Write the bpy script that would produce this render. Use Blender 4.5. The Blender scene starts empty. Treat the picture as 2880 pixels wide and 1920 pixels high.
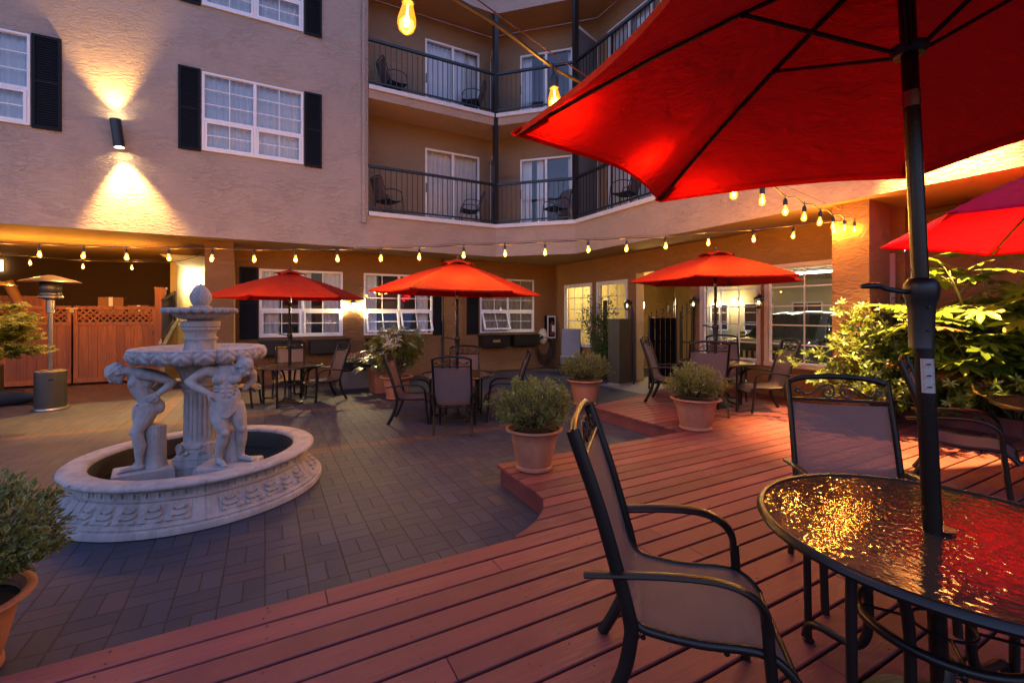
EXPO = 3.92
import bpy, math, random
from mathutils import Vector, Matrix, noise as mnoise
PI = math.pi
R = math.radians
random.seed(7)
C = bpy.context.scene.collection

# ------------------------------------------------------------------ mesh builder
class MB:
    def __init__(s): s.v = []; s.f = []
    def add(s, vs, fs):
        o = len(s.v); s.v += [tuple(p) for p in vs]; s.f += [tuple(i + o for i in f) for f in fs]; return s
    def obox(s, o, a, b, c):
        o, a, b, c = Vector(o), Vector(a), Vector(b), Vector(c)
        vs = [o, o+a, o+a+b, o+b, o+c, o+a+c, o+a+b+c, o+b+c]
        fs = [(0,3,2,1), (4,5,6,7), (0,1,5,4), (1,2,6,5), (2,3,7,6), (3,0,4,7)]
        if a.cross(b).dot(c) < 0: fs = [f[::-1] for f in fs]
        return s.add(vs, fs)
    def box(s, x0, x1, y0, y1, z0, z1):
        return s.obox((x0,y0,z0), (x1-x0,0,0), (0,y1-y0,0), (0,0,z1-z0))
    def bar(s, p, q, w, h, up=(0,0,1)):
        p, q = Vector(p), Vector(q); d = (q-p); u = Vector(up)
        r = d.cross(u).normalized(); u2 = r.cross(d).normalized()
        return s.obox(p - r*w/2 - u2*h/2, d, r*w, u2*h)
    def quad(s, a, b, c, d): return s.add([a,b,c,d], [(0,1,2,3)])
    def tube(s, path, r, n=8, r2=None, closed=False, cap=True, ref=None):
        P = [Vector(p) for p in path]; m = len(P); rings = []
        prev = None
        for i, p in enumerate(P):
            if closed: t = P[(i+1) % m] - P[i-1]
            else: t = P[min(i+1, m-1)] - P[max(i-1, 0)]
            t.normalize()
            if prev is None:
                u = Vector(ref) if ref else (Vector((0,0,1)) if abs(t.z) < .9 else Vector((1,0,0)))
            else: u = prev
            u = (u - t*u.dot(t)).normalized(); prev = u
            w = t.cross(u)
            ra = r[i] if isinstance(r, (list, tuple)) else r
            rb = ra if r2 is None else r2
            rings.append([p + u*ra*math.cos(2*PI*k/n) + w*rb*math.sin(2*PI*k/n) for k in range(n)])
        vs = [q for g in rings for q in g]; fs = []
        for i in range(m if closed else m-1):
            j = (i+1) % m
            for k in range(n):
                l = (k+1) % n
                fs.append((i*n+k, i*n+l, j*n+l, j*n+k))
        if cap and not closed:
            fs.append(tuple(range(n))[::-1]); fs.append(tuple((m-1)*n+k for k in range(n)))
        return s.add(vs, fs)
    def cyl(s, p, q, r, n=16, r1=None): return s.tube([p, q], [r, r if r1 is None else r1], n)
    def lathe(s, prof, n=32, c=(0,0,0), fn=None):
        vs = []; fs = []; m = len(prof)
        for i, (r, z) in enumerate(prof):
            for k in range(n):
                a = 2*PI*k/n; rr, zz = (r, z) if fn is None else fn(r, z, a, i)
                vs.append((c[0]+rr*math.cos(a), c[1]+rr*math.sin(a), c[2]+zz))
        for i in range(m-1):
            for k in range(n):
                l = (k+1) % n
                fs.append((i*n+k, i*n+l, (i+1)*n+l, (i+1)*n+k))
        if prof[0][0] > 1e-4: fs.append(tuple(range(n))[::-1])
        if prof[-1][0] > 1e-4: fs.append(tuple((m-1)*n+k for k in range(n)))
        return s.add(vs, fs)
    def sphere(s, c, r, n=10, m=7, rot=None):
        c = Vector(c); r = Vector((r,r,r)) if not hasattr(r, '__len__') else Vector(r)
        vs = []; fs = []
        for i in range(m+1):
            t = PI*i/m
            for k in range(n):
                a = 2*PI*k/n
                p = Vector((r.x*math.sin(t)*math.cos(a), r.y*math.sin(t)*math.sin(a), r.z*math.cos(t)))
                if rot: p = rot @ p
                vs.append(c+p)
        for i in range(m):
            for k in range(n):
                l = (k+1) % n
                fs.append((i*n+k, (i+1)*n+k, (i+1)*n+l, i*n+l))
        return s.add(vs, fs)
    def capsule(s, p, rp, q, rq, n=12):
        s.sphere(p, rp, n, 8); s.sphere(q, rq, n, 8); s.tube([p, q], [rp, rq], n); return s
    def grid(s, fn, nu, nv):
        vs = [fn(i/nu, j/nv) for j in range(nv+1) for i in range(nu+1)]
        fs = [(j*(nu+1)+i, j*(nu+1)+i+1, (j+1)*(nu+1)+i+1, (j+1)*(nu+1)+i) for j in range(nv) for i in range(nu)]
        return s.add(vs, fs)
    def leaf(s, p, d, up, L, W, fold=.25):
        p, d, up = Vector(p), Vector(d).normalized(), Vector(up)
        r = d.cross(up)
        if r.length < 1e-3: r = d.cross(Vector((1,0,.3)))
        r.normalize(); n = r.cross(d)
        return s.add([p, p+d*L*.45 + r*W/2 + n*W*fold, p+d*L, p+d*L*.45 - r*W/2 + n*W*fold], [(0,1,2), (0,2,3)])
    def oval(s, p, d, up, L, W, droop=.15):
        p, d, up = Vector(p), Vector(d).normalized(), Vector(up)
        r = d.cross(up)
        if r.length < 1e-3: r = d.cross(Vector((1,0,.3)))
        r.normalize(); n = r.cross(d)
        def q(t, w): return p + d*L*t - n*L*droop*t*t + r*w*W/2 + n*abs(w)*W*.12
        return s.add([q(0,0), q(.35,.9), q(.7,.85), q(1,0), q(.7,-.85), q(.35,-.9), q(.35,0), q(.7,0)],
                     [(0,1,6), (1,2,7,6), (2,3,7), (3,4,7), (4,5,6,7), (5,0,6)])
    def palm(s, p, d, up, Rr, lobes=7, notch=.45, spread=2.5, droop=.2):
        p, d, up = Vector(p), Vector(d).normalized(), Vector(up)
        r = d.cross(up)
        if r.length < 1e-3: r = d.cross(Vector((1,0,.3)))
        r.normalize(); n = r.cross(d)
        pts = []
        def at(a, q): return p + (d*math.cos(a) + r*math.sin(a))*Rr*q - n*Rr*droop*q*q
        st = 2*spread/(lobes-1)
        for i in range(lobes):
            a = -spread + st*i; L = 1 - .35*abs(i-(lobes-1)/2)/(lobes/2)
            pts += [at(a-st*.5, notch*L), at(a-st*.3, .72*L), at(a, L), at(a+st*.3, .72*L)]
        pts.append(at(spread+st*.5, notch*.6))
        vs = [p] + pts
        return s.add(vs, [(0, i, i+1) for i in range(1, len(pts))])
    def build(s, name, mat, parent=None, smooth=False, angle=None, loc=None):
        me = bpy.data.meshes.new(name); me.from_pydata(s.v, [], s.f); me.update()
        if smooth: me.polygons.foreach_set('use_smooth', [True]*len(me.polygons))
        if mat:
            for m_ in (mat if isinstance(mat, list) else [mat]): me.materials.append(m_)
        o = bpy.data.objects.new(name, me); C.objects.link(o)
        if parent: o.parent = parent
        if loc: o.location = loc
        if angle:
            me.set_sharp_from_angle(angle=R(angle))
        return o

def thing(name, label, cat, loc=(0,0,0), rz=0, group=None):
    o = bpy.data.objects.new(name, None); C.objects.link(o)
    o.location = loc; o.rotation_euler = (0,0,rz); o['label'] = label; o['category'] = cat
    o.empty_display_size = .1
    if group: o['group'] = group
    return o
def tag(o, label, cat, group=None):
    o['label'] = label; o['category'] = cat
    if group: o['group'] = group
    return o
def struct(o, label=None):
    o['kind'] = 'structure'
    if label: o['label'] = label
    return o
def dup_tree(o, parent):
    c = o.copy(); C.objects.link(c); c.parent = parent
    for ch in list(o.children): dup_tree(ch, c)
    return c
def dup(root, loc, rz, label=None, scale=None):
    r = dup_tree(root, None); r.location = loc; r.rotation_euler = (0,0,rz)
    if label: r['label'] = label
    if scale: r.scale = scale if hasattr(scale, '__len__') else (scale,)*3
    return r
YAW = R(-28.5)
def plan(X, Y):     # courtyard survey grid (turned 28.5 degrees to the walls) -> world
    return (.8788*X + .4772*Y, -.4772*X + .8788*Y)
def facing(fx, fy): # heading on the survey grid -> z rotation for things modelled facing +y
    x, y = plan(fx, fy); return math.atan2(-x, y)

# ------------------------------------------------------------------ materials
def newmat(name):
    m = bpy.data.materials.new(name); m.use_nodes = True; nt = m.node_tree; nt.nodes.clear()
    return m, nt
def nd(nt, t, ins=None, **props):
    n = nt.nodes.new(t)
    for k, v in props.items(): setattr(n, k, v)
    for k, v in (ins or {}).items():
        s = n.inputs[k]
        if isinstance(v, bpy.types.NodeSocket): nt.links.new(v, s)
        elif isinstance(v, (tuple, list)) and len(v) == 3 and s.type == 'RGBA': s.default_value = (*v, 1)
        else: s.default_value = v
    return n
def M(nt, op, a, b=None, c=None):
    ins = {0: a}
    if b is not None: ins[1] = b
    if c is not None: ins[2] = c
    return nd(nt, 'ShaderNodeMath', ins, operation=op).outputs[0]
def mixc(nt, f, a, b, bt='MIX'):
    n = nd(nt, 'ShaderNodeMix', data_type='RGBA', blend_type=bt)
    for i, v in ((0, f), (6, a), (7, b)):
        if isinstance(v, bpy.types.NodeSocket): nt.links.new(v, n.inputs[i])
        elif i == 0: n.inputs[0].default_value = v
        else: n.inputs[i].default_value = (*v, 1)
    return n.outputs[2]
def ramp(nt, f, stops):
    n = nd(nt, 'ShaderNodeValToRGB', {0: f}); e = n.color_ramp.elements
    while len(e) < len(stops): e.new(.5)
    for i, (p, c) in enumerate(stops):
        e[i].position = p; e[i].color = (c, c, c, 1) if not hasattr(c, '__len__') else (*c, 1)
    return n.outputs[0]
def out(nt, sh, disp=None):
    nd(nt, 'ShaderNodeOutputMaterial', {0: sh})
def geo(nt, sock='Position'): return nd(nt, 'ShaderNodeNewGeometry').outputs[sock]
def objco(nt): return nd(nt, 'ShaderNodeTexCoord').outputs['Object']
def mapping(nt, v, sc=(1,1,1), rot=(0,0,0)):
    return nd(nt, 'ShaderNodeMapping', {0: v, 'Scale': sc, 'Rotation': rot}).outputs[0]
def noise(nt, v, scale, det=4, rough=.55, dist=0):
    return nd(nt, 'ShaderNodeTexNoise', {'Vector': v, 'Scale': scale, 'Detail': det, 'Roughness': rough, 'Distortion': dist}).outputs[0]
def bump(nt, h, dist, st=1.0, nrm=None):
    ins = {'Height': h, 'Distance': dist, 'Strength': st}
    if nrm: ins['Normal'] = nrm
    return nd(nt, 'ShaderNodeBump', ins).outputs[0]
def bsdf(nt, col, rough=.5, metal=0, normal=None, **kw):
    ins = {'Base Color': col, 'Roughness': rough, 'Metallic': metal}
    if normal: ins['Normal'] = normal
    for k, v in kw.items(): ins[k.replace('_', ' ')] = v
    return nd(nt, 'ShaderNodeBsdfPrincipled', ins).outputs[0]

MT = {}
def plain(key, col, rough=.5, metal=0, var=.12, nscale=6, bmp=0, bscale=60, world=False, **kw):
    m, nt = newmat(key); co = geo(nt) if world else objco(nt)
    n = noise(nt, co, nscale, 5)
    c = mixc(nt, n, tuple(x*(1-var) for x in col), tuple(min(1, x*(1+var)) for x in col))
    nm = bump(nt, noise(nt, co, bscale, 3), bmp) if bmp else None
    rg = M(nt, 'ADD', M(nt, 'MULTIPLY', n, .15), rough-.075)
    out(nt, bsdf(nt, c, rg, metal, nm, **kw)); MT[key] = m; return m

def stucco(key, col, amp=.012, sc=1.0, stain=.2):
    m, nt = newmat(key); p = geo(nt)
    a = mapping(nt, p, (5*sc, 5*sc, 13*sc))
    n1 = noise(nt, a, 1.0, 5, .6, 1.2)
    n2 = noise(nt, mapping(nt, p, (16*sc, 16*sc, 34*sc)), 1.0, 3, .6, .8)
    patch = ramp(nt, noise(nt, p, 1.7, 2), [(.35, .35), (.62, 1.0)])
    ridge = ramp(nt, n1, [(.40, 0), (.50, .75), (.56, 1)])
    h = M(nt, 'ADD', M(nt, 'MULTIPLY', ridge, patch), M(nt, 'MULTIPLY', n2, .5))
    fine = noise(nt, p, 160, 2)
    h = M(nt, 'ADD', h, M(nt, 'MULTIPLY', fine, .12))
    big = noise(nt, mapping(nt, p, (.5,.5,.28)), 1.0, 5, .65)
    c = mixc(nt, big, tuple(x*(1-stain) for x in col), tuple(x*(1+stain*.7) for x in col))
    c = mixc(nt, ramp(nt, n1, [(.3, .35), (.5, 0)]), c, tuple(x*.72 for x in col))
    out(nt, bsdf(nt, c, .88, 0, bump(nt, h, amp, .9))); MT[key] = m; return m
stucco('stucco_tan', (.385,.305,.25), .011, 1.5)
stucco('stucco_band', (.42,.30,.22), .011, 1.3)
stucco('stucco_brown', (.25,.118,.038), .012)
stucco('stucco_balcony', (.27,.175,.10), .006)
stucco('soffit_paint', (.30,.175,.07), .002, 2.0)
stucco('cream_wall', (.55,.46,.28), .004)
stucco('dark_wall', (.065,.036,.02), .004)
stucco('ochre_wall', (.33,.22,.085), .005)
plain('white_vinyl', (.74,.72,.70), .35, var=.06)
plain('white_trim', (.62,.59,.57), .6, var=.14, nscale=9)
plain('pink_trim', (.52,.40,.33), .6, var=.12)
plain('dark_shutter', (.006,.0055,.006), .6, var=.3, bmp=.0006, bscale=90, Specular_IOR_Level=.2)
plain('black_metal', (.012,.011,.011), .38, var=.25, bmp=.0004, bscale=120)
plain('bronze_metal', (.016,.010,.007), .28, .35, var=.3, bmp=.0005, bscale=150)
plain('chair_metal', (.016,.012,.010), .33, .4, var=.3, bmp=.0005, bscale=200)
plain('black_plastic', (.009,.008,.008), .38, var=.2)
plain('steel', (.38,.33,.26), .3, .9, var=.12, nscale=3)
plain('steel_panel', (.13,.12,.105), .42, .75, var=.15, nscale=3)
plain('wire_dark', (.02,.015,.012), .5)
plain('wire_red', (.10,.03,.025), .5)
plain('granite', (.032,.032,.027), .5, var=.45, nscale=45, bmp=.0008)
plain('concrete_block', (.17,.17,.165), .85, var=.25, nscale=14, bmp=.004, bscale=40)
plain('soil', (.012,.008,.005), .95, var=.4, nscale=30, bmp=.01, bscale=40)
plain('bark', (.07,.045,.025), .85, var=.35, nscale=12, bmp=.004, bscale=30)
plain('green_stem', (.14,.15,.04), .6)
plain('beige_plastic', (.62,.54,.40), .45)
plain('white_paper', (.72,.68,.58), .7, var=.05)
plain('red_paint', (.4,.02,.012), .4)
plain('grey_fabric', (.21,.20,.23), .85, var=.12, bmp=.0006, bscale=300)
plain('black_fabric', (.010,.010,.012), .75, var=.3, nscale=12, bmp=.01, bscale=14)
plain('cardboard', (.24,.115,.045), .85, var=.15)
plain('brass_label', (.5,.32,.1), .4, .6)
plain('rubber', (.008,.008,.008), .6)
plain('asphalt', (.05,.048,.045), .85, var=.3, nscale=20, bmp=.004)
plain('black_car', (.018,.019,.022), .16, 0, var=.1, Coat_Weight=.8)
plain('chrome', (.65,.65,.65), .12, 1.0)
plain('car_glass', (.008,.01,.01), .06, 0, Specular_IOR_Level=.8)
plain('amber_lens', (.75,.22,.02), .2)
plain('lamp_lens', (.75,.75,.72), .15)
plain('knob_metal', (.3,.28,.25), .3, .9)

def m_terra():
    m, nt = newmat('terracotta'); co = objco(nt)
    n = noise(nt, mapping(nt, co, (4,4,2)), 1.5, 6, .65); f = noise(nt, co, 40, 3)
    c = mixc(nt, ramp(nt, n, [(.35, 0), (.7, 1)]), (.30,.105,.05), (.40,.17,.095))
    c = mixc(nt, ramp(nt, f, [(.55, 0), (.8, .35)]), c, (.44,.27,.19))
    out(nt, bsdf(nt, c, .72, 0, bump(nt, f, .0012))); MT['terracotta'] = m
m_terra()
def m_stone():
    m, nt = newmat('cast_stone'); co = objco(nt)
    n = noise(nt, co, 5, 6, .7); f = noise(nt, co, 55, 4, .7); g = noise(nt, mapping(nt, co, (9,9,2.2)), 1, 4)
    c = mixc(nt, ramp(nt, n, [(.3, 0), (.65, 1)]), (.25,.222,.212), (.39,.36,.345))
    c = mixc(nt, ramp(nt, g, [(.52, 0), (.74, .5)]), c, (.15,.12,.10))
    run = noise(nt, mapping(nt, co, (14,14,1.1)), 1, 5, .7)
    c = mixc(nt, ramp(nt, run, [(.56, 0), (.72, .55)]), c, (.12,.095,.08))
    lich = noise(nt, co, 24, 4, .75)
    c = mixc(nt, ramp(nt, lich, [(.62, 0), (.72, .6)]), c, (.16,.135,.12))
    out(nt, bsdf(nt, c, .82, 0, bump(nt, f, .0035))); MT['cast_stone'] = m
m_stone()

def m_pavers():
    m, nt = newmat('paver_bricks'); p = geo(nt)
    s = .238
    # slight waviness
    wob = nd(nt, 'ShaderNodeTexNoise', {'Vector': p, 'Scale': 2.2, 'Detail': 2}).outputs[1]
    v = nd(nt, 'ShaderNodeVectorMath', {0: wob, 1: (.5,.5,.5)}, operation='SUBTRACT').outputs[0]
    v = nd(nt, 'ShaderNodeVectorMath', {0: v, 'Scale': .014}, operation='SCALE').outputs[0]
    v = nd(nt, 'ShaderNodeVectorMath', {0: v, 1: p}, operation='ADD').outputs[0]
    sep = nd(nt, 'ShaderNodeSeparateXYZ', {0: v})
    x = M(nt, 'DIVIDE', sep.outputs[0], s); y = M(nt, 'DIVIDE', sep.outputs[1], s)
    cx, cy = M(nt, 'FLOOR', x), M(nt, 'FLOOR', y); fx, fy = M(nt, 'FRACT', x), M(nt, 'FRACT', y)
    par = M(nt, 'FLOORED_MODULO', M(nt, 'ADD', cx, cy), 2)
    def lerp(a, b): return M(nt, 'ADD', M(nt, 'MULTIPLY', a, M(nt, 'SUBTRACT', 1, par)), M(nt, 'MULTIPLY', b, par))
    a, b = lerp(fx, fy), lerp(fy, fx)
    a2 = M(nt, 'MULTIPLY', a, 2); ia = M(nt, 'FLOOR', a2); fa = M(nt, 'FRACT', a2)
    da = M(nt, 'MULTIPLY', M(nt, 'MINIMUM', fa, M(nt, 'SUBTRACT', 1, fa)), .5)
    db = M(nt, 'MINIMUM', b, M(nt, 'SUBTRACT', 1, b))
    d = M(nt, 'MINIMUM', da, db)
    jn = M(nt, 'ADD', d, M(nt, 'MULTIPLY', M(nt, 'SUBTRACT', noise(nt, p, 40, 3), .5), .02))
    joint = ramp(nt, jn, [(.008, 1), (.023, 0)])
    cid = nd(nt, 'ShaderNodeCombineXYZ', {0: cx, 1: cy, 2: M(nt, 'ADD', ia, M(nt, 'MULTIPLY', par, 3))}).outputs[0]
    wn = nd(nt, 'ShaderNodeTexWhiteNoise', {0: cid}).outputs
    rnd = wn[0]
    c = mixc(nt, rnd, (.016,.021,.044), (.036,.042,.074))
    sx = nd(nt, 'ShaderNodeSeparateColor', {0: wn[1]})
    c = mixc(nt, ramp(nt, sx.outputs[1], [(.8, 0), (1, .5)]), c, (.075,.045,.04))
    # red brick courses laid across the court
    wy = sep.outputs[1]; wx = sep.outputs[0]
    def band(v, lo, w): return M(nt, 'LESS_THAN', M(nt, 'ABSOLUTE', M(nt, 'SUBTRACT', v, lo)), w)
    rows = M(nt, 'MAXIMUM', band(wy, s*36.5, s*.5), M(nt, 'MAXIMUM', band(wy, s*25.5, s*.5), band(wx, s*-6.5, s*.5)))
    far = M(nt, 'GREATER_THAN', wy, 11.55)
    red = M(nt, 'MAXIMUM', M(nt, 'MULTIPLY', rows, M(nt, 'GREATER_THAN', wy, 5.6)), far)
    c = mixc(nt, M(nt, 'MULTIPLY', red, .75), c, mixc(nt, rnd, (.085,.036,.026), (.14,.06,.042)))
    st = noise(nt, p, .8, 5, .65)
    c = mixc(nt, ramp(nt, st, [(.35, .5), (.6, 0)]), c, (.028,.026,.031))
    spk = noise(nt, p, 260, 2, .7)
    c = mixc(nt, ramp(nt, spk, [(.60, 0), (.74, .7)]), c, (.14,.135,.15))
    c = mixc(nt, ramp(nt, noise(nt, p, 90, 3), [(.3, .35), (.5, 0)]), c, (.02,.019,.022))
    moss = ramp(nt, noise(nt, p, 5, 4), [(.5, 0), (.68, 1)])
    jc = mixc(nt, moss, (.006,.005,.005), (.018,.022,.007))
    c = mixc(nt, joint, c, jc)
    h = M(nt, 'ADD', M(nt, 'MULTIPLY', M(nt, 'SUBTRACT', 1, joint), .7), M(nt, 'MULTIPLY', rnd, .5))
    h = M(nt, 'ADD', h, M(nt, 'MULTIPLY', noise(nt, p, 150, 4, .75), .45))
    rg = M(nt, 'ADD', .5, M(nt, 'MULTIPLY', st, .3))
    out(nt, bsdf(nt, c, rg, 0, bump(nt, h, .006))); MT['paver_bricks'] = m
m_pavers()
def m_deck():
    m, nt = newmat('deck_boards'); p = geo(nt); rnd = geo(nt, 'Random Per Island')
    off = nd(nt, 'ShaderNodeCombineXYZ', {0: M(nt, 'MULTIPLY', rnd, 37), 1: 0.0, 2: M(nt, 'MULTIPLY', rnd, 11)}).outputs[0]
    v = nd(nt, 'ShaderNodeVectorMath', {0: p, 1: off}, operation='ADD').outputs[0]
    g = noise(nt, mapping(nt, v, (1.6,42,8)), 1, 5, .6, .6); g2 = noise(nt, mapping(nt, v, (5,160,8)), 1, 3)
    blot = noise(nt, v, 2.6, 5, .65)
    c = mixc(nt, rnd, (.102,.017,.020), (.215,.046,.045))
    c = mixc(nt, ramp(nt, g, [(.38, .5), (.58, 0)]), c, (.115,.030,.022))
    c = mixc(nt, ramp(nt, blot, [(.5, 0), (.75, .5)]), c, (.215,.075,.055))
    wear = M(nt, 'MULTIPLY', ramp(nt, noise(nt, mapping(nt, p, (.9,1.5,1)), 1, 4), [(.52, 0), (.66, 1)]), ramp(nt, g2, [(.46, 0), (.70, .8)]))
    c = mixc(nt, wear, c, (.24,.115,.085))
    dirt = ramp(nt, noise(nt, mapping(nt, v, (22,26,20)), 1, 2), [(.70, 0), (.76, .8)])
    c = mixc(nt, dirt, c, (.05,.022,.016))
    h = M(nt, 'ADD', M(nt, 'MULTIPLY', g, .6), M(nt, 'MULTIPLY', g2, .4))
    rg = M(nt, 'ADD', .50, M(nt, 'MULTIPLY', blot, .3))
    out(nt, bsdf(nt, c, rg, 0, bump(nt, h, .0028))); MT['deck_boards'] = m
m_deck()
def m_cedar():
    m, nt = newmat('cedar'); p = geo(nt); rnd = geo(nt, 'Random Per Island')
    off = nd(nt, 'ShaderNodeCombineXYZ', {0: M(nt, 'MULTIPLY', rnd, 17), 2: M(nt, 'MULTIPLY', rnd, 31)}).outputs[0]
    v = nd(nt, 'ShaderNodeVectorMath', {0: p, 1: off}, operation='ADD').outputs[0]
    g = noise(nt, mapping(nt, v, (22,22,1.3)), 1, 5, .65, 1.0)
    kn = nd(nt, 'ShaderNodeTexVoronoi', {'Vector': mapping(nt, v, (5,5,1.7)), 'Scale': 1.0}).outputs[0]
    c = mixc(nt, rnd, (.16,.045,.007), (.30,.095,.016))
    c = mixc(nt, ramp(nt, g, [(.38, .6), (.6, 0)]), c, (.10,.030,.010))
    c = mixc(nt, ramp(nt, kn, [(.06, .85), (.13, 0)]), c, (.035,.012,.006))
    out(nt, bsdf(nt, c, .6, 0, bump(nt, g, .002))); MT['cedar'] = m
m_cedar()
def m_canopy(key, col, tcol, w):
    m, nt = newmat(key); co = objco(nt)
    n = noise(nt, co, 2.5, 4); wv = noise(nt, mapping(nt, co, (1,1,1)), 380, 2)
    fold = noise(nt, co, 5, 3, .5, .8)
    c = mixc(nt, n, tuple(x*.9 for x in col), tuple(x*1.08 for x in col))
    cr = noise(nt, mapping(nt, co, (3,9,5)), 2.2, 5, .6, 1.5)
    nm = bump(nt, M(nt, 'ADD', M(nt, 'ADD', fold, M(nt, 'MULTIPLY', cr, .45)), M(nt, 'MULTIPLY', wv, .012)), .03)
    d = bsdf(nt, c, .8, 0, nm, Specular_IOR_Level=.12)
    t = nd(nt, 'ShaderNodeBsdfTranslucent', {0: tcol, 'Normal': nm}).outputs[0]
    out(nt, nd(nt, 'ShaderNodeMixShader', {0: w, 1: d, 2: t}).outputs[0]); MT[key] = m
m_canopy('canopy_red', (.46,.036,.014), (.40,.004,.004), .36)
m_canopy('canopy_pink', (.75,.006,.055), (.40,.002,.006), .30)
def m_leaf(key, cols, trans=.3, rough=.45, tint=(1,1,1), vein=False):
    m, nt = newmat(key); rnd = geo(nt, 'Random Per Island')
    stops = [(i/max(1, len(cols)-1), c) for i, c in enumerate(cols)]
    c = ramp(nt, rnd, stops); n = noise(nt, objco(nt), 30, 2)
    c = mixc(nt, M(nt, 'MULTIPLY', n, .5), c, tuple(x*.6 for x in cols[0]))
    d = bsdf(nt, c, rough, Specular_IOR_Level=.5)
    t = nd(nt, 'ShaderNodeBsdfTranslucent', {0: mixc(nt, .5, c, (.22,.30,.03))}).outputs[0]
    out(nt, nd(nt, 'ShaderNodeMixShader', {0: trans, 1: d, 2: t}).outputs[0]); MT[key] = m
m_leaf('variegated_leaf', [(.07,.095,.018), (.11,.14,.03), (.17,.19,.045), (.23,.24,.065), (.09,.11,.025)], .25)
m_leaf('cream_margin', [(.30,.31,.08), (.46,.43,.18), (.22,.25,.06), (.15,.19,.045)], .25)
m_leaf('choisya_leaf', [(.045,.09,.010), (.09,.155,.016), (.16,.22,.025), (.22,.26,.04), (.10,.15,.016)], .3, .4)
m_leaf('fatsia_leaf', [(.07,.13,.012), (.14,.215,.02), (.22,.29,.03), (.30,.35,.045)], .3, .4)
m_leaf('dry_leaf', [(.30,.13,.03), (.22,.09,.03)], .25)
m_leaf('dark_leaf', [(.015,.03,.012), (.025,.05,.018), (.04,.06,.02)], .2, .35)
m_leaf('maple_leaf', [(.20,.23,.025), (.32,.32,.04), (.42,.38,.05)], .35)
m_leaf('pieris_leaf', [(.10,.14,.02), (.18,.21,.035), (.25,.24,.045), (.30,.24,.05)], .35)
m_leaf('pale_flower', [(.80,.72,.55), (.85,.78,.64), (.70,.6,.42)], .35)
m_leaf('hosta_leaf', [(.08,.13,.10), (.13,.19,.14), (.18,.24,.17)], .2, .4)
m_leaf('pansy_petal', [(.22,.01,.05), (.45,.05,.16), (.6,.55,.6), (.5,.4,.03), (.15,.01,.12)], .25)
m_leaf('vine_leaf', [(.03,.06,.012), (.06,.10,.015), (.11,.15,.025)], .3)

def m_pane(key, tint, gl, rgh=.02):
    m, nt = newmat(key)
    fr = nd(nt, 'ShaderNodeFresnel', {'IOR': 1.5}).outputs[0]
    n = noise(nt, objco(nt), 1.3, 2); nm = bump(nt, n, .012, .4)
    g = nd(nt, 'ShaderNodeBsdfGlossy', {'Color': (1,1,1), 'Roughness': rgh, 'Normal': nm}).outputs[0]
    t = nd(nt, 'ShaderNodeBsdfTransparent', {0: tint}).outputs[0]
    f = M(nt, 'MINIMUM', M(nt, 'MULTIPLY', fr, gl), .9)
    out(nt, nd(nt, 'ShaderNodeMixShader', {0: f, 1: t, 2: g}).outputs[0]); MT[key] = m
m_pane('window_glass', (.96,.97,.97), 1.5)
m_pane('clear_glass', (.92,.94,.9), 1.7)
def m_frost():
    m, nt = newmat('frosted_glass')
    d = bsdf(nt, (.22,.22,.23), .35); t = nd(nt, 'ShaderNodeBsdfTransparent', {0: (.6,.6,.62)}).outputs[0]
    out(nt, nd(nt, 'ShaderNodeMixShader', {0: .5, 1: d, 2: t}).outputs[0]); MT['frosted_glass'] = m
m_frost()
def m_curtain(key, col, emit=0):
    m, nt = newmat(key); n = noise(nt, objco(nt), 3, 3)
    c = mixc(nt, n, tuple(x*.85 for x in col), col)
    d = nd(nt, 'ShaderNodeBsdfDiffuse', {0: c}).outputs[0]; t = nd(nt, 'ShaderNodeBsdfTranslucent', {0: c}).outputs[0]
    out(nt, nd(nt, 'ShaderNodeMixShader', {0: .12, 1: d, 2: t}).outputs[0]); MT[key] = m
m_curtain('sheer_curtain', (.86,.85,.86)); m_curtain('beige_curtain', (.46,.40,.32))
def m_tableglass():
    m, nt = newmat('rain_glass')
    fr = nd(nt, 'ShaderNodeFresnel', {'IOR': 1.52}).outputs[0]
    g = nd(nt, 'ShaderNodeBsdfGlossy', {'Color': (1,.95,.88), 'Roughness': .05}).outputs[0]
    t = nd(nt, 'ShaderNodeBsdfRefraction', {'Color': (.62,.52,.43), 'Roughness': 0.0, 'IOR': 1.10}).outputs[0]
    d = nd(nt, 'ShaderNodeBsdfDiffuse', {0: (.12,.080,.052)}).outputs[0]
    b = nd(nt, 'ShaderNodeMixShader', {0: .35, 1: t, 2: d}).outputs[0]
    f = M(nt, 'MINIMUM', M(nt, 'MULTIPLY', fr, .42), .9)
    out(nt, nd(nt, 'ShaderNodeMixShader', {0: f, 1: b, 2: g}).outputs[0]); MT['rain_glass'] = m
m_tableglass()
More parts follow.
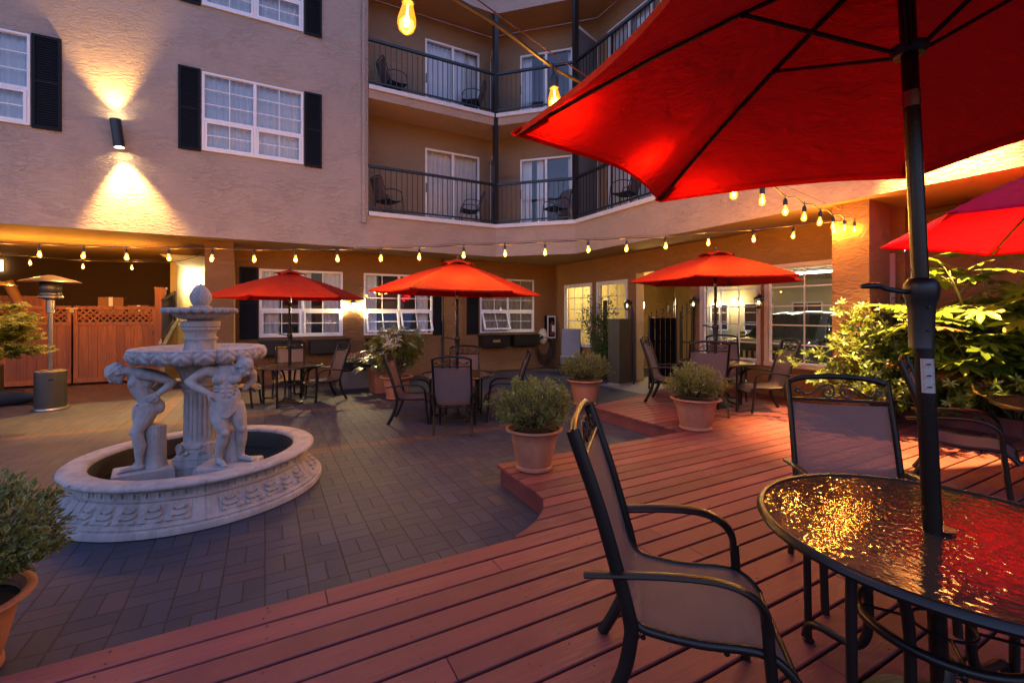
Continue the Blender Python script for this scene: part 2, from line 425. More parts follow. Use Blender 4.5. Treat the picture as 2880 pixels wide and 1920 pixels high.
def m_sling(key, c1, c2, alpha):
    m, nt = newmat(key); uv = objco(nt)
    sep = nd(nt, 'ShaderNodeSeparateXYZ', {0: uv})
    def wave(s, f): return M(nt, 'SINE', M(nt, 'MULTIPLY', s, f))
    k = 2*PI/.0076
    a = wave(sep.outputs[0], k); along = M(nt, 'ADD', sep.outputs[1], sep.outputs[2]); b = wave(along, k)
    w = M(nt, 'MULTIPLY', a, b)
    c = mixc(nt, M(nt, 'ADD', M(nt, 'MULTIPLY', w, .5), .5), c1, c2)
    big = noise(nt, uv, 7, 4)
    c = mixc(nt, M(nt, 'MULTIPLY', big, .4), c, tuple(x*.6 for x in c1))
    d = bsdf(nt, c, .6, 0, bump(nt, w, .0012))
    t = nd(nt, 'ShaderNodeBsdfTransparent', {0: (1,1,1)}).outputs[0]
    tl = nd(nt, 'ShaderNodeBsdfTranslucent', {0: c2}).outputs[0]
    d = nd(nt, 'ShaderNodeMixShader', {0: .15, 1: d, 2: tl}).outputs[0]
    hole = M(nt, 'MULTIPLY', M(nt, 'GREATER_THAN', w, .35), alpha)
    out(nt, nd(nt, 'ShaderNodeMixShader', {0: hole, 1: d, 2: t}).outputs[0]); MT[key] = m
m_sling('sling_fabric', (.105,.074,.078), (.265,.19,.185), .25)
def m_emit(key, col, st, mixw=None, sample=True):
    m, nt = newmat(key); e = nd(nt, 'ShaderNodeEmission', {0: col, 1: st}).outputs[0]
    if mixw is not None:
        t = nd(nt, 'ShaderNodeBsdfTransparent', {0: (1,.9,.7)}).outputs[0]
        gl = nd(nt, 'ShaderNodeBsdfGlossy', {0: (1,.9,.7), 'Roughness': .05}).outputs[0]
        t = nd(nt, 'ShaderNodeMixShader', {0: .08, 1: t, 2: gl}).outputs[0]
        e = nd(nt, 'ShaderNodeMixShader', {0: mixw, 1: t, 2: e}).outputs[0]
    out(nt, e)
    if not sample: m.cycles.emission_sampling = 'NONE'
    MT[key] = m

plain('basin_lining', (.022,.018,.016), .5, var=.4, nscale=9)
stucco('stucco_column', (.21,.105,.045), .014)
plain('matt_black', (.004,.004,.004), .95, var=.2, Specular_IOR_Level=.05)
plain('sticker_paper', (.42,.38,.34), .6, var=.08)
PB = 4.2
m_emit('bulb_core', (1,.55,.10), 2.5, sample=False)
m_emit('bulb_envelope', (1,.31,.012), .19, .45, sample=False)
m_emit('lamp_glow', (1,.72,.34), 8, sample=False)
m_emit('lamp_glow_dim', (1,.72,.36), .5, sample=False)
m_emit('tube_light', (1,.93,.8), 5)

def light(name, kind, loc, power, col, parent=None, **kw):
    l = bpy.data.lights.new(name, kind); l.energy = power; l.color = col
    for k, v in kw.items(): setattr(l, k, v)
    o = bpy.data.objects.new(name, l); C.objects.link(o); o.location = loc
    if parent: o.parent = parent
    return o
WARM = (1, .43, .065)

# ------------------------------------------------------------------ local wall frames
class Fr:
    """wall frame: u along the wall (to the viewer's right), v up, d towards the courtyard"""
    def __init__(s, o, u, n): s.o = Vector(o); s.u = Vector(u).normalized(); s.n = Vector(n).normalized()
    def p(s, u, v, d=0): return s.o + s.u*u + Vector((0,0,v)) + s.n*d
    def box(s, mb, u0, u1, v0, v1, d0, d1):
        mb.obox(s.p(u0,v0,d0), s.u*(u1-u0), Vector((0,0,v1-v0)), s.n*(d1-d0))
    def wall(s, mb, u0, u1, v0, v1, holes=(), depth=.12):
        us = sorted({u0, u1, *[h[0] for h in holes], *[h[1] for h in holes]}); vs = sorted({v0, v1, *[h[2] for h in holes], *[h[3] for h in holes]})
        us = [u for u in us if u0 <= u <= u1]; vs = [v for v in vs if v0 <= v <= v1]
        for a, b in zip(us, us[1:]):
            for c, d in zip(vs, vs[1:]):
                um, vm = (a+b)/2, (c+d)/2
                if any(h[0] < um < h[1] and h[2] < vm < h[3] for h in holes): continue
                mb.quad(s.p(a,c), s.p(b,c), s.p(b,d), s.p(a,d))
        for (a, b, c, d) in holes:
            d = min(d, v1)
            for q0, q1 in (((a,c),(b,c)), ((b,c),(b,d)), ((b,d),(a,d)), ((a,d),(a,c))):
                mb.quad(s.p(*q0), s.p(*q1), s.p(*q1, -depth), s.p(*q0, -depth))

hotel = thing('hotel_building', 'tan stucco hotel wrapping the courtyard, with shuttered windows and two tiers of corner balconies', 'building')
FA = Fr((0,11.1,0), (1,0,0), (0,-1,0))        # upper street-side wing
FG = Fr((0,12.3,0), (1,0,0), (0,-1,0))        # ground storey under it
FB = Fr((7.06,0,0), (0,-1,0), (-1,0,0))       # upper right wing: u = -y
FR = Fr((8.25,0,0), (0,-1,0), (-1,0,0))       # ground storey of the right wing
SQ = 2**-.5
P1 = Vector((5.52,11.1,0)); P2 = Vector((7.06,9.56,0))
FM = Fr(P1, (1,-1,0), (-1,-1,0)); FMW = (P2-P1).length
ZS = 3.25
# openings ------------------------------------------------------
upw = [(-1.12,.75,5.0,6.6), (-5.5,-3.63,5.0,6.6), (-1.12,.75,7.94,9.54)]
gw = [(-.12,1.75,1.135,2.76), (2.27,4.13,1.135,2.76), (5.6,7.46,1.135,2.76)]
rw = [(-11.66,-10.44,.80,2.52), (-10.09,-8.98,.80,2.52), (-6.61,-5.39,.80,2.52), (-5.17,-3.30,.80,2.52)]

mb = MB(); FA.wall(mb, -9.5, 2.15, ZS, 10.7, upw)
mb.quad((2.15,11.1,4.02), (2.15,12.1,4.02), (2.15,12.1,10.7), (2.15,11.1,10.7))
mb.build('upper_wall', MT['stucco_tan'], hotel)
mb = MB(); FA.wall(mb, 2.15, 5.52, ZS, 4.02); FM.wall(mb, 0, FMW, ZS, 4.02); FB.wall(mb, -9.56, 8.0, ZS, 4.02)
mb.build('fascia_band', MT['stucco_band'], hotel)
mb = MB(); FB.wall(mb, -6.70, 8.0, 4.02, 10.7)
mb.quad((7.06,6.70,4.02), (8.06,6.70,4.02), (8.06,6.70,10.7), (7.06,6.70,10.7))
mb.build('upper_wall', MT['stucco_tan'], hotel)
mb = MB(); FA.wall(mb, 2.15, 5.52, 9.85, 10.7); FM.wall(mb, 0, FMW, 9.85, 10.7); FB.wall(mb, -9.56, -6.70, 9.85, 10.7)
mb.build('roof_fascia', MT['stucco_tan'], hotel)
# soffit over the arcade
mb = MB()
mb.add([(-9.5,11.1,ZS), (5.52,11.1,ZS), (7.06,9.56,ZS), (7.06,-8,ZS), (9.2,-8,ZS), (9.2,18,ZS), (-9.5,18,ZS)], [(0,1,2,3,4,5,6)])
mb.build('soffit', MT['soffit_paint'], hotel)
# ground storey walls
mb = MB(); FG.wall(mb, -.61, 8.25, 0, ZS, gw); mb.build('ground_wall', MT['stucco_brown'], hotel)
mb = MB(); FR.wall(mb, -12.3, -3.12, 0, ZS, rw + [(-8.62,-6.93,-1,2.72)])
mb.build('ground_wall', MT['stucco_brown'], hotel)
mb = MB(); mb.quad((8.75,3.12,0), (8.75,-8,0), (8.75,-8,ZS), (8.75,3.12,ZS)); mb.quad((8.25,3.119,0),(8.75,3.119,0),(8.75,3.119,ZS),(8.25,3.119,ZS))
mb.build('ground_wall', MT['stucco_brown'], hotel)
mb = MB(); mb.box(7.22,7.80,3.12,3.58,0,ZS-.003); mb.build('column', MT['stucco_column'], hotel)
mb = MB(); mb.box(-1.125,-.60,11.6,12.6,0,ZS-.003); mb.build('pillar', MT['stucco_brown'], hotel)
mb = MB(); mb.box(4.46,5.02,12.24,12.5,0,ZS-.003); mb.build('pilaster', MT['stucco_brown'], hotel)
# dark back of the covered yard, and the lit stair lobby beside it
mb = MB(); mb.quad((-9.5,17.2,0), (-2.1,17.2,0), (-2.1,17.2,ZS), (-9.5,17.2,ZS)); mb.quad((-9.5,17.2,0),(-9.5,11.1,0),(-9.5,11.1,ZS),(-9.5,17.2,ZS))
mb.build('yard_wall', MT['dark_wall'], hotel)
mb = MB(); mb.box(-2.2,-2.06,14.9,17.3,0,3.2); mb.quad((-2.06,16.6,0),(.4,16.6,0),(.4,16.6,3.2),(-2.06,16.6,3.2)); mb.quad((.4,16.6,0),(.4,12.5,0),(.4,12.5,3.2),(.4,16.6,3.2))
mb.quad((-2.06,12.6,3.02),(.4,12.6,3.02),(.4,16.6,3.02),(-2.06,16.6,3.02))
mb.build('lobby_wall', MT['cream_wall'], hotel)
mb = MB(); mb.box(-1.86,-1.0,16.52,16.58,.5,2.58); mb.build('lobby_door', MT['black_metal'], hotel)

# ---- windows
def sash(fr, mb, u0, u1, v0, v1, cols, rows, fw=.045, d0=.0, dep=.045, tilt=0, mw=.018):
    vt = v1; ca, sa = math.cos(tilt), math.sin(tilt)
    def P(u, v, d):
        h = vt - v
        return fr.p(u, vt - h*ca - d*sa*0, d0 + d*ca + h*sa)
    def bx(a, b, c, d, e, f):
        o = P(a,c,e); mb.obox(o, P(b,c,e)-o, P(a,d,e)-o, P(a,c,f)-o)
    bx(u0,u1,v0,v0+fw,0,dep); bx(u0,u1,v1-fw,v1,0,dep); bx(u0,u0+fw,v0+fw,v1-fw,0,dep); bx(u1-fw,u1,v0+fw,v1-fw,0,dep)
    for i in range(1, cols):
        u = u0 + (u1-u0)*i/cols; bx(u-mw/2,u+mw/2,v0+fw,v1-fw,.012,.028)
    for i in range(1, rows):
        v = v0 + (v1-v0)*i/rows; bx(u0+fw,u1-fw,v-mw/2,v+mw/2,.013,.027)
    return lambda g: g.quad(P(u0+fw*.5,v0+fw*.5,.02), P(u1-fw*.5,v0+fw*.5,.02), P(u1-fw*.5,v1-fw*.5,.02), P(u0+fw*.5,v1-fw*.5,.02))
def curtain(fr, parent, u0, u1, v0, v1, d, mat, amp=.03, per=.13, gaps=None):
    mb = MB()
    spans = gaps or [(u0,u1)]
    for a, b in spans:
        n = max(8, int((b-a)/.016)); ph = random.uniform(0, 6)
        def fn(s, t):
            u = a + (b-a)*s; w = math.sin(u*2*PI/per + ph + .6*math.sin(u*3.1)) + .4*math.sin(u*2*PI/(per*.43) + t)
            return fr.p(u, v0 + (v1-v0)*t, d + amp*w*(.6+.4*(1-t)))
        mb.grid(fn, n, 5)
    return mb.build('curtain', mat, parent, True)
def room(fr, parent, u0, u1, v0, v1, dep, mat):
    mb = MB(); a, b = -.13, -dep; e = .25
    A = [fr.p(u0-e,v0-e,a), fr.p(u1+e,v0-e,a), fr.p(u1+e,v1+e,a), fr.p(u0-e,v1+e,a)]; B = [fr.p(u0-e,v0-e,b), fr.p(u1+e,v0-e,b), fr.p(u1+e,v1+e,b), fr.p(u0-e,v1+e,b)]
    for i in range(4):
        j = (i+1) % 4; mb.quad(A[i], A[j], B[j], B[i])
    mb.quad(*B)
    return mb.build('room_lining', mat, parent)
plain('room_dark', (.10,.075,.055), .9, var=.2)
def window(fr, u0, u1, v0, v1, tilts=(0,0), gaps=None, cmat='sheer_curtain', split=.40):
    vm = v0 + (v1-v0)*split; um = (u0+u1)/2
    mb = MB(); fw = .04; d0, d1 = -.06, .022
    fr.box(mb,u0,u1,v1-fw,v1,d0,d1); fr.box(mb,u0,u1,v0,v0+fw,d0,d1+.012); fr.box(mb,u0,u0+fw,v0+fw,v1-fw,d0,d1); fr.box(mb,u1-fw,u1,v0+fw,v1-fw,d0,d1)
    fr.box(mb,um-.022,um+.022,v0+fw,v1-fw,d0,d1-.003); fr.box(mb,u0+fw,um-.022,vm-.025,vm+.025,d0,d1-.003); fr.box(mb,um+.022,u1-fw,vm-.025,vm+.025,d0,d1-.003)
    w = mb.build('window', MT['white_vinyl'], hotel)
    g = MB()
    for a, b in ((u0+fw, um-.022), (um+.022, u1-fw)):
        s = MB(); s_ = sash(fr, s, a, b, vm+.025, v1-fw, 2, 3, .012, -.035, .03); s_(g); s.build('muntins', MT['white_vinyl'], w)
    for (a, b), t in zip(((u0+fw+.004, um-.026), (um+.026, u1-fw-.004)), tilts):
        s = MB(); s_ = sash(fr, s, a, b, v0+fw+.004, vm-.029, 2, 2, .045, -.02, .045, t); s_(g); s.build('opening_sash', MT['white_vinyl'], w)
    g.build('pane', MT['window_glass'], w)
    curtain(fr, w, u0+.02, u1-.02, v0, v1-.02, -.125, MT[cmat], gaps=gaps)
    room(fr, w, u0, u1, v0, v1, 1.1, MT['room_dark'])
    return w
window(FA, *upw[0]); window(FA, *upw[1]); window(FA, *upw[2])
window(FG, *gw[0], gaps=[(-.10,.32), (.72,1.02),(1.28,1.73)])
window(FG, *gw[1], (R(24),R(24)), gaps=[(2.29,2.62), (3.72,4.057)])
window(FG, *gw[2], (R(26),0), gaps=[(5.62,7.44)], cmat='beige_curtain')
def shutter(fr, u0, u1, v0, v1):
    mb = MB(); b = .045; d0, d1 = .006, .036
    fr.box(mb,u0,u0+b,v0,v1,d0,d1); fr.box(mb,u1-b,u1,v0,v1,d0,d1); fr.box(mb,u0+b,u1-b,v0,v0+b,d0,d1); fr.box(mb,u0+b,u1-b,v1-b,v1,d0,d1)
    vm = (v0+v1)/2; fr.box(mb,u0+b,u1-b,vm-.02,vm+.02,d0,d1-.004)
    n = int((v1-v0-2*b)/.042)
    for i in range(n):
        v = v0+b+(i+.1)*(v1-v0-2*b)/n
        mb.obox(fr.p(u0+b,v,d0+.018), fr.u*(u1-u0-2*b), Vector((0,0,.036)) - fr.n*.014, fr.n*.006)
    fr.box(mb,u0+b,u1-b,v0+b,v1-b,.003,.008)
    for u in (u0+.02, u1-.02):
        for v in (v0+.03, v1-.03): mb.sphere(fr.p(u,v,d1), .008, 6, 4)
    return mb.build('shutter', MT['dark_shutter'], hotel)
for u0, u1, v0, v1 in ((-1.51,-1.14,4.97,6.63), (.77,1.13,4.97,6.63), (-3.61,-3.22,4.97,6.63), (-1.51,-1.14,7.91,9.57), (.77,1.13,7.91,9.57)): shutter(FA,u0,u1,v0,v1)
for u0, u1 in ((-.52,-.14), (4.15,4.45), (5.17,5.54)): shutter(FG,u0,u1,1.10,2.79)
# right-wing shop windows
def grid_window(fr, u0, u1, v0, v1, cols, rows, trim):
    mb = MB(); t = .07
    fr.box(mb,u0-t,u1+t,v1,v1+t,-.05,.03); fr.box(mb,u0-t,u1+t,v0-t,v0,-.05,.05); fr.box(mb,u0-t,u0,v0,v1,-.05,.03); fr.box(mb,u1,u1+t,v0,v1,-.05,.03)
    w = mb.build('window', MT[trim], hotel)
    s = MB(); g = MB(); s_ = sash(fr, s, u0, u1, v0, v1, cols, rows, .03, -.05, .04, 0, .022); s_(g)
    s.build('muntins', MT['white_vinyl'], w); g.build('pane', MT['clear_glass'], w)
for i, h in enumerate(rw): grid_window(FR, *h, 3, 5, 'pink_trim' if i > 1 else 'white_trim')

# ---- balconies
ZF = (4.12, 7.12); ZC = (6.81, 9.85)
WL = 12.1                                        # back wall of the long balcony
B1 = Vector((5.86,12.1,0)); B2 = Vector((8.06,9.9,0))
FBK = Fr((0,WL,0), (1,0,0), (0,-1,0)); FMB = Fr(B1, (1,-1,0), (-1,-1,0)); FRB = Fr((8.06,0,0), (0,-1,0), (-1,0,0))
um = lambda x, y: (Vector((x,y,0))-B1).dot(FMB.u)
doors = [(FBK, 3.86, 5.48, 2.12, 'sheer_curtain', [(3.88,5.46)]), (FMB, um(6.5,11.46), um(7.57,10.39), 2.02, 'sheer_curtain', None), (FRB, -9.47, -7.87, 2.1, 'sheer_curtain', [(-9.45,-7.9)])]
for zf, zc in zip(ZF, ZC):
    mb = MB()
    FBK.wall(mb, 2.15, 5.86, zf, zc, [(3.86,5.48,zf-.1,zf+2.12)]); FMB.wall(mb, 0, (B2-B1).length, zf, zc, [(doors[1][1],doors[1][2],zf-.1,zf+2.02)]); FRB.wall(mb, -9.9, -6.70, zf, zc, [(-9.47,-7.87,zf-.1,zf+2.1)])
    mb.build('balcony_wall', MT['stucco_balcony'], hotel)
    # slab with white edging
    o = .05
    pf = [(2.16,11.1-o), (5.52-o*.41,11.1-o), (7.06-o,9.56-o*.41), (7.06-o,6.71)]
    pb = [(2.16,12.13), (5.87,12.13), (8.09,9.91), (8.09,6.71)]
    def slab(za, zb, shrink=0):
        m = MB(); n = len(pf); q = [(x+shrink*.0, y+shrink) if i < 2 else (x+shrink, y+shrink*.41) for i, (x, y) in enumerate(pf)]
        if shrink: q[1] = (pf[1][0]+shrink*.41, pf[1][1]+shrink); q[3] = (pf[3][0]+shrink, pf[3][1])
        for i in range(n-1):
            a, b, c, d = q[i], q[i+1], pb[i+1], pb[i]
            m.quad((*a,zb),(*b,zb),(*c,zb),(*d,zb)); m.quad((*d,za),(*c,za),(*b,za),(*a,za)); m.quad((*a,za),(*b,za),(*b,zb),(*a,zb))
        return m
    slab(zf-.10, zf).build('slab_edging', MT['white_trim'], hotel)
    if zf > 5: slab(ZC[0], zf-.104, .045).build('balcony_slab', MT['stucco_band'], hotel)
    for fr, u0, u1, h, cm, gaps in doors:
        mb = MB(); t = .05; v0, v1 = zf+.003, zf+h; mid = (u0+u1)/2
        fr.box(mb,u0,u1,v1-t,v1,-.06,.02); fr.box(mb,u0,u0+t,v0,v1-t,-.06,.02); fr.box(mb,u1-t,u1,v0,v1-t,-.06,.02); fr.box(mb,u0+t,u1-t,v0,v0+.05,-.06,.01); fr.box(mb,mid-.035,mid+.035,v0+.05,v1-t,-.05,.01)
        d = mb.build('sliding_door', MT['white_vinyl'], hotel)
        g = MB(); g.quad(fr.p(u0+t,v0+.05,-.03), fr.p(u1-t,v0+.05,-.03), fr.p(u1-t,v1-t,-.03), fr.p(u0+t,v1-t,-.03)); g.build('pane', MT['window_glass'], d)
        hd = MB(); fr.box(hd,u0+.012,u0+.032,v0+.9,v0+1.15,.02,.05); hd.build('handle', MT['black_plastic'], d)
        w = u1-u0
        curtain(fr, d, u0, u1, v0, v1-.02, -.17, MT[cm], gaps=gaps or [(u0,u0+w*.2),(u0+w*.42,u0+w*.5) if zf > 5 else (u0+w*.3,u0+w*.42),(u0+w*.9,u1)])
        room(fr, d, u0, u1, v0+.25, v1, 1.0, MT['room_dark'])
    # railing
    def rail(fr, u0, u1):
        h = MB(); fr.box(h,u0,u1,zf+1.05,zf+1.11,-.035,.035)
        r = h.build('railing', MT['black_metal'], hotel)
        b = MB(); fr.box(b,u0,u1,zf+.07,zf+.105,-.02,.02); n = round((u1-u0)/.13)
        for i in range(1, n):
            u = u0+(u1-u0)*i/n; fr.box(b,u-.008,u+.008,zf+.105,zf+1.05,-.008,.008)
        b.build('balusters', MT['black_metal'], r)
    rail(FA, 2.16, 5.46); rail(FM, .06, FMW-.06); rail(FB, -9.50, -6.71)
    for p, q in ((P1, B1), (P2, B2)):
        dv = (q-p); a = p+dv*.07; b = p+dv*.97; sd = dv.cross(Vector((0,0,1))).normalized()*.02
        m = MB(); m.obox(a-sd*.3+Vector((0,0,zf+.1)), b-a, sd*.6, (0,0,1.9)); dvd = m.build('divider', MT['frosted_glass'], hotel)
        m = MB(); m.obox(a-sd+Vector((0,0,zf+2.0)), b-a, sd*2, (0,0,.075)); m.obox(b-sd+Vector((0,0,zf+.05)), dv*.03, sd*2, (0,0,1.95)); m.build('divider_frame', MT['white_trim'], dvd)
mb = MB()
mb.quad((2.15,11.1,9.851),(2.15,12.1,9.851),(5.86,12.1,9.851),(5.52,11.1,9.851)); mb.quad((5.52,11.1,9.851),(5.86,12.1,9.851),(8.06,9.9,9.851),(7.06,9.56,9.851)); mb.quad((7.06,9.56,9.851),(8.06,9.9,9.851),(8.06,6.7,9.851),(7.06,6.7,9.851))
mb.build('balcony_ceiling', MT['stucco_balcony'], hotel)
for p in (P1, P2):
    mb = MB(); mb.box(p.x-.06,p.x+.06,p.y-.055,p.y+.065,4.12,9.85); mb.build('balcony_post', MT['black_metal'], hotel)
mb = MB(); mb.box(2.00,2.07,11.03,11.097,3.95,10.6); mb.box(1.985,2.085,11.015,11.097,3.83,3.96); mb.cyl((2.035,11.055,3.72),(2.035,11.055,3.84),.02,8); mb.build('downspout', MT['stucco_tan'], hotel)
mb = MB(); mb.cyl((4.40,12.2,0),(4.40,12.2,ZS),.028,10); mb.build('downspout', MT['wire_dark'], hotel)

# ---- passage beside the shop windows
d1 = Vector((.72,.694,0))
mb = MB()
mb.obox((8.256,8.60,0), (.24,0,0), (0,.24,0), (0,0,ZS-.002)); q = Vector((8.47,8.66,0)); mb.obox(q, d1*2.9, Vector((-.694,.72,0))*.1, (0,0,ZS-.004))
mb.build('passage_wall', MT['cream_wall'], hotel)
mb = MB()
q = Vector((8.30,6.90,0)); e = Vector((.76,.65,0)); mb.obox(q, e*4.7, Vector((.65,-.76,0))*.1, (0,0,ZS-.004))
mb.quad((10.5,10.62,0),(11.9,10.62,0),(11.9,10.62,ZS),(10.5,10.62,ZS)); mb.quad((11.85,10.62,0),(11.85,9.9,0),(11.85,9.9,ZS),(11.85,10.62,ZS))
mb.quad((8.25,6.9,2.73),(12,10,2.73),(12,10.7,2.73),(8.25,8.8,2.73))
mb.build('passage_wall', MT['ochre_wall'], hotel)
mb = MB(); mb.box(10.62,11.30,10.56,10.60,0,2.03); pd = mb.build('passage_door', MT['ochre_wall'], hotel)
mb = MB(); mb.box(10.72,10.90,10.545,10.558,.82,1.24); mb.box(10.72,10.90,10.545,10.558,1.42,1.60); mb.build('notice', MT['white_paper'], pd)
mb = MB(); mb.box(11.10,11.17,10.54,10.558,1.0,1.16); mb.build('alarm_box', MT['red_paint'], pd)
# room behind the two lit windows
mb = MB()
mb.quad((8.45,12.25,.02),(12,12.25,.02),(12,12.25,ZS),(8.45,12.25,ZS)); mb.quad((8.39,8.95,.02),(11.6,12.2,.02),(11.6,12.2,ZS),(8.39,8.95,ZS))
mb.quad((8.26,8.9,.02),(12,12.2,.02),(12,14,.02),(8.26,14,.02)); mb.quad((8.26,8.9,3.0),(12,12.2,3.0),(12,14,3.0),(8.26,14,3.0))
mb.box(9.1,11.3,12.15,12.24,.02,1.1)
mb.build('shop_room', MT['cream_wall'], hotel)
# covered driveway behind the other two
mb = MB(); mb.quad((8.3,-6,3.1),(20,-6,3.1),(20,14,3.1),(8.3,14,3.1)); mb.build('driveway_ceiling', MT['cream_wall'], hotel)
mb = MB(); FD = Fr((19.5,0,0),(0,-1,0),(-1,0,0))
dw = [(-15.2,-14.2,.9,2.2), (-13.4,-12.0,.9,2.2), (-11.2,-10.0,.9,2.2), (-9.0,-8.2,.9,2.2)]
FD.wall(mb, -18, 6, 0, 3.4, dw); mb.build('driveway_wall', MT['cream_wall'], hotel)
for h in dw:
    s = MB(); g = MB(); sash(FD, s, *h, 2, 3, .06, -.02, .05)(g); w = s.build('window', MT['white_vinyl'], hotel); g.build('pane', MT['window_glass'], w); room(FD, w, *h, .8, MT['room_dark'])
mb = MB(); mb.box(16.6,17.3,6.0,7.15,0,3.1)
def m_brick():
    m, nt = newmat('tan_brick'); p = geo(nt); sp = nd(nt,'ShaderNodeSeparateXYZ',{0:p})
    v = nd(nt,'ShaderNodeCombineXYZ',{0:M(nt,'ADD',sp.outputs[0],sp.outputs[1]),1:sp.outputs[2]}).outputs[0]
    b = nd(nt,'ShaderNodeTexBrick',{0:v,1:(.26,.17,.07),2:(.18,.11,.045),3:(.06,.04,.02),'Scale':2.2,'Mortar Size':.02}); n = noise(nt,p,20,3)
    out(nt, bsdf(nt, mixc(nt,M(nt,'MULTIPLY',n,.4),b.outputs[0],(.2,.13,.05)), .85, 0, bump(nt,b.outputs[1],-.01))); MT['tan_brick'] = m
m_brick()
mb.build('brick_pier', MT['tan_brick'], hotel)
tl = thing('ceiling_light', 'long bright fluorescent tube on the ceiling of the covered driveway', 'light', (14.9,8.2,2.96))
mb = MB(); mb.box(-.06,.06,-1.6,1.6,.05,.10); mb.build('fixture', MT['white_trim'], tl); mb = MB(); mb.cyl((0,-1.55,.02),(0,1.55,.02),.028,10); mb.build('tube', MT['tube_light'], tl)
t2 = thing('ceiling_light', 'second fluorescent tube on the driveway ceiling, mirrored in the flank of the car', 'light', (11.2,4.3,2.96), R(90)); MB().box(-.06,.06,-1.2,1.2,.05,.10).build('fixture', MT['white_trim'], t2); MB().cyl((0,-1.15,.02),(0,1.15,.02),.028,10).build('tube', MT['tube_light'], t2)
light('tube_light', 'AREA', (0,0,-.02), 12, (1,.86,.62), t2, shape='RECTANGLE', size=.1, size_y=2.2)
light('tube_light', 'AREA', (0,0,-.02), 7, (1,.86,.62), tl, shape='RECTANGLE', size=.1, size_y=3.0)
# ------------------------------------------------------------------ ground, deck
mb = MB(); mb.quad((-60,-60,0),(60,-60,0),(60,60,0),(-60,60,0)); struct(mb.build('paved_ground', MT['paver_bricks']))
mb = MB(); mb.quad((8.28,-20,.004),(40,-20,.004),(40,8.0,.004),(8.28,6.9,.004)); mb.quad((12,10.6,.004),(8.28,6.9,.004),(40,8,.004),(40,40,.004)); struct(mb.build('driveway', MT['asphalt']))
mb = MB(); mb.quad((7.0,7.0,.004),(8.3,7.0,.004),(8.3,8.6,.004),(7.0,8.6,.004)); mb.quad((8.3,6.95,.004),(12,10,.004),(12,10.6,.004),(8.3,8.65,.004))
plain('concrete', (.22,.205,.17), .8, var=.2, nscale=5, bmp=.002, world=True); struct(mb.build('path', MT['concrete']))

ZD = .19
def deck_x(y):       # left edge of the deck at this y, right edge of the deck
    pts = [(2.66,1.45), (2.70,1.55), (2.76,1.66), (2.84,1.76), (2.92,1.85), (3.01,1.92), (3.12,1.98), (3.25,2.0), (3.6,2.01), (4.057,2.03)]
    if y < 2.66: return -4.2
    if y <= 4.057:
        for (a, b), (c, d) in zip(pts, pts[1:]):
            if a <= y <= c: return b + (d-b)*(y-a)/(c-a)
    return 4.66
def deck_r(y): return 8.0 if y < 3.1 else 8.24
def back_x(y):       # far edge slopes away
    return 4.60 + (y-5.86)*(2.08/.606)
mb = MB(); pit = .1552; gap = .0155; y = 2.66-.1552*27; rows = []
k = 0
while y < 6.85:
    y0, y1 = y+gap/2, y+pit-gap/2
    xa0, xa1 = deck_x(y0), deck_x(y1)
    if y0 > 5.75: xa0, xa1 = max(4.66, back_x(y0)), max(4.66, back_x(y1))
    xr = deck_r(y0)
    if xa0 < xr-.2:
        cuts = [max(xa0, xa1)+ .3 + random.uniform(0, 3.6)]
        while cuts[-1] < xr-1.2: cuts.append(cuts[-1] + random.choice((2.44, 3.05, 3.66)) )
        cuts = [c for c in cuts if c < xr-.3]
        L0, L1 = xa0, xa1
        for c in cuts + [xr]:
            r0, r1 = (c-.0012, c-.0012) if c != xr else (c, c)
            zt = ZD + random.uniform(-.0012,.0012); b = .004
            vs = [(L0,y0,ZD-.028),(r0,y0,ZD-.028),(r1,y1,ZD-.028),(L1,y1,ZD-.028),
                  (L0,y0,zt-b),(r0,y0,zt-b),(r1,y1,zt-b),(L1,y1,zt-b),
                  (L0+b*.5,y0+b,zt),(r0-b*.5,y0+b,zt),(r1-b*.5,y1-b,zt),(L1+b*.5,y1-b,zt)]
            fs = [(0,1,5,4),(1,2,6,5),(2,3,7,6),(3,0,4,7),(4,5,9,8),(5,6,10,9),(6,7,11,10),(7,4,8,11),(8,9,10,11),(3,2,1,0)]
            mb.add(vs, fs)
            L0 = L1 = c+.0012
    y += pit; k += 1
deck = struct(mb.build('deck', MT['deck_boards']))
# fascia under the deck edges
mb = MB()
edge = [(-4.2,2.645), (1.43,2.645)] + [(deck_x(yy)+.03, yy) for yy in (2.70,2.76,2.84,2.92,3.01,3.12,3.25,3.6,4.03)] + [(4.68,4.03), (4.68,5.83), (6.70,6.43), (8.2,6.85)]
for (a, b), (c, d) in zip(edge, edge[1:]):
    v = Vector((c-a, d-b, 0)); n = Vector((v.y,-v.x,0)).normalized()*.025
    mb.obox((a,b,0), v, n, (0,0,ZD-.030))
struct(mb.build('deck_fascia', MT['deck_boards']))
mb = MB(); mb.quad((-4.2,-1.7,.05),(8,-1.7,.05),(8,2.6,.05),(-4.2,2.6,.05)); mb.quad((2.05,2.6,.05),(8.2,2.6,.05),(8.2,4.01,.05),(2.05,4.01,.05)); mb.add([(4.7,4.01,.05),(8.2,4.01,.05),(8.2,6.8,.05),(6.7,6.4,.05),(4.7,5.82,.05)],[(0,1,2,3,4)])
struct(mb.build('deck_underside', MT['soil']))
mb = MB(); 
for r_ in range(58):
    for j_ in range(-7, 14):
        for o_ in (.035, .120):
            yy = 2.66-pit*27 + pit*r_ + o_ + random.uniform(-.006,.006); xx = .61*j_ + random.uniform(-.015,.015)
            if random.random() < .8 and xx > deck_x(yy)+.1 and xx < 7.9 and yy < 5.7 and (yy < 4.0 or xx > 4.8): mb.cyl((xx,yy,ZD-.002),(xx,yy,ZD+.0012),.0055,6)
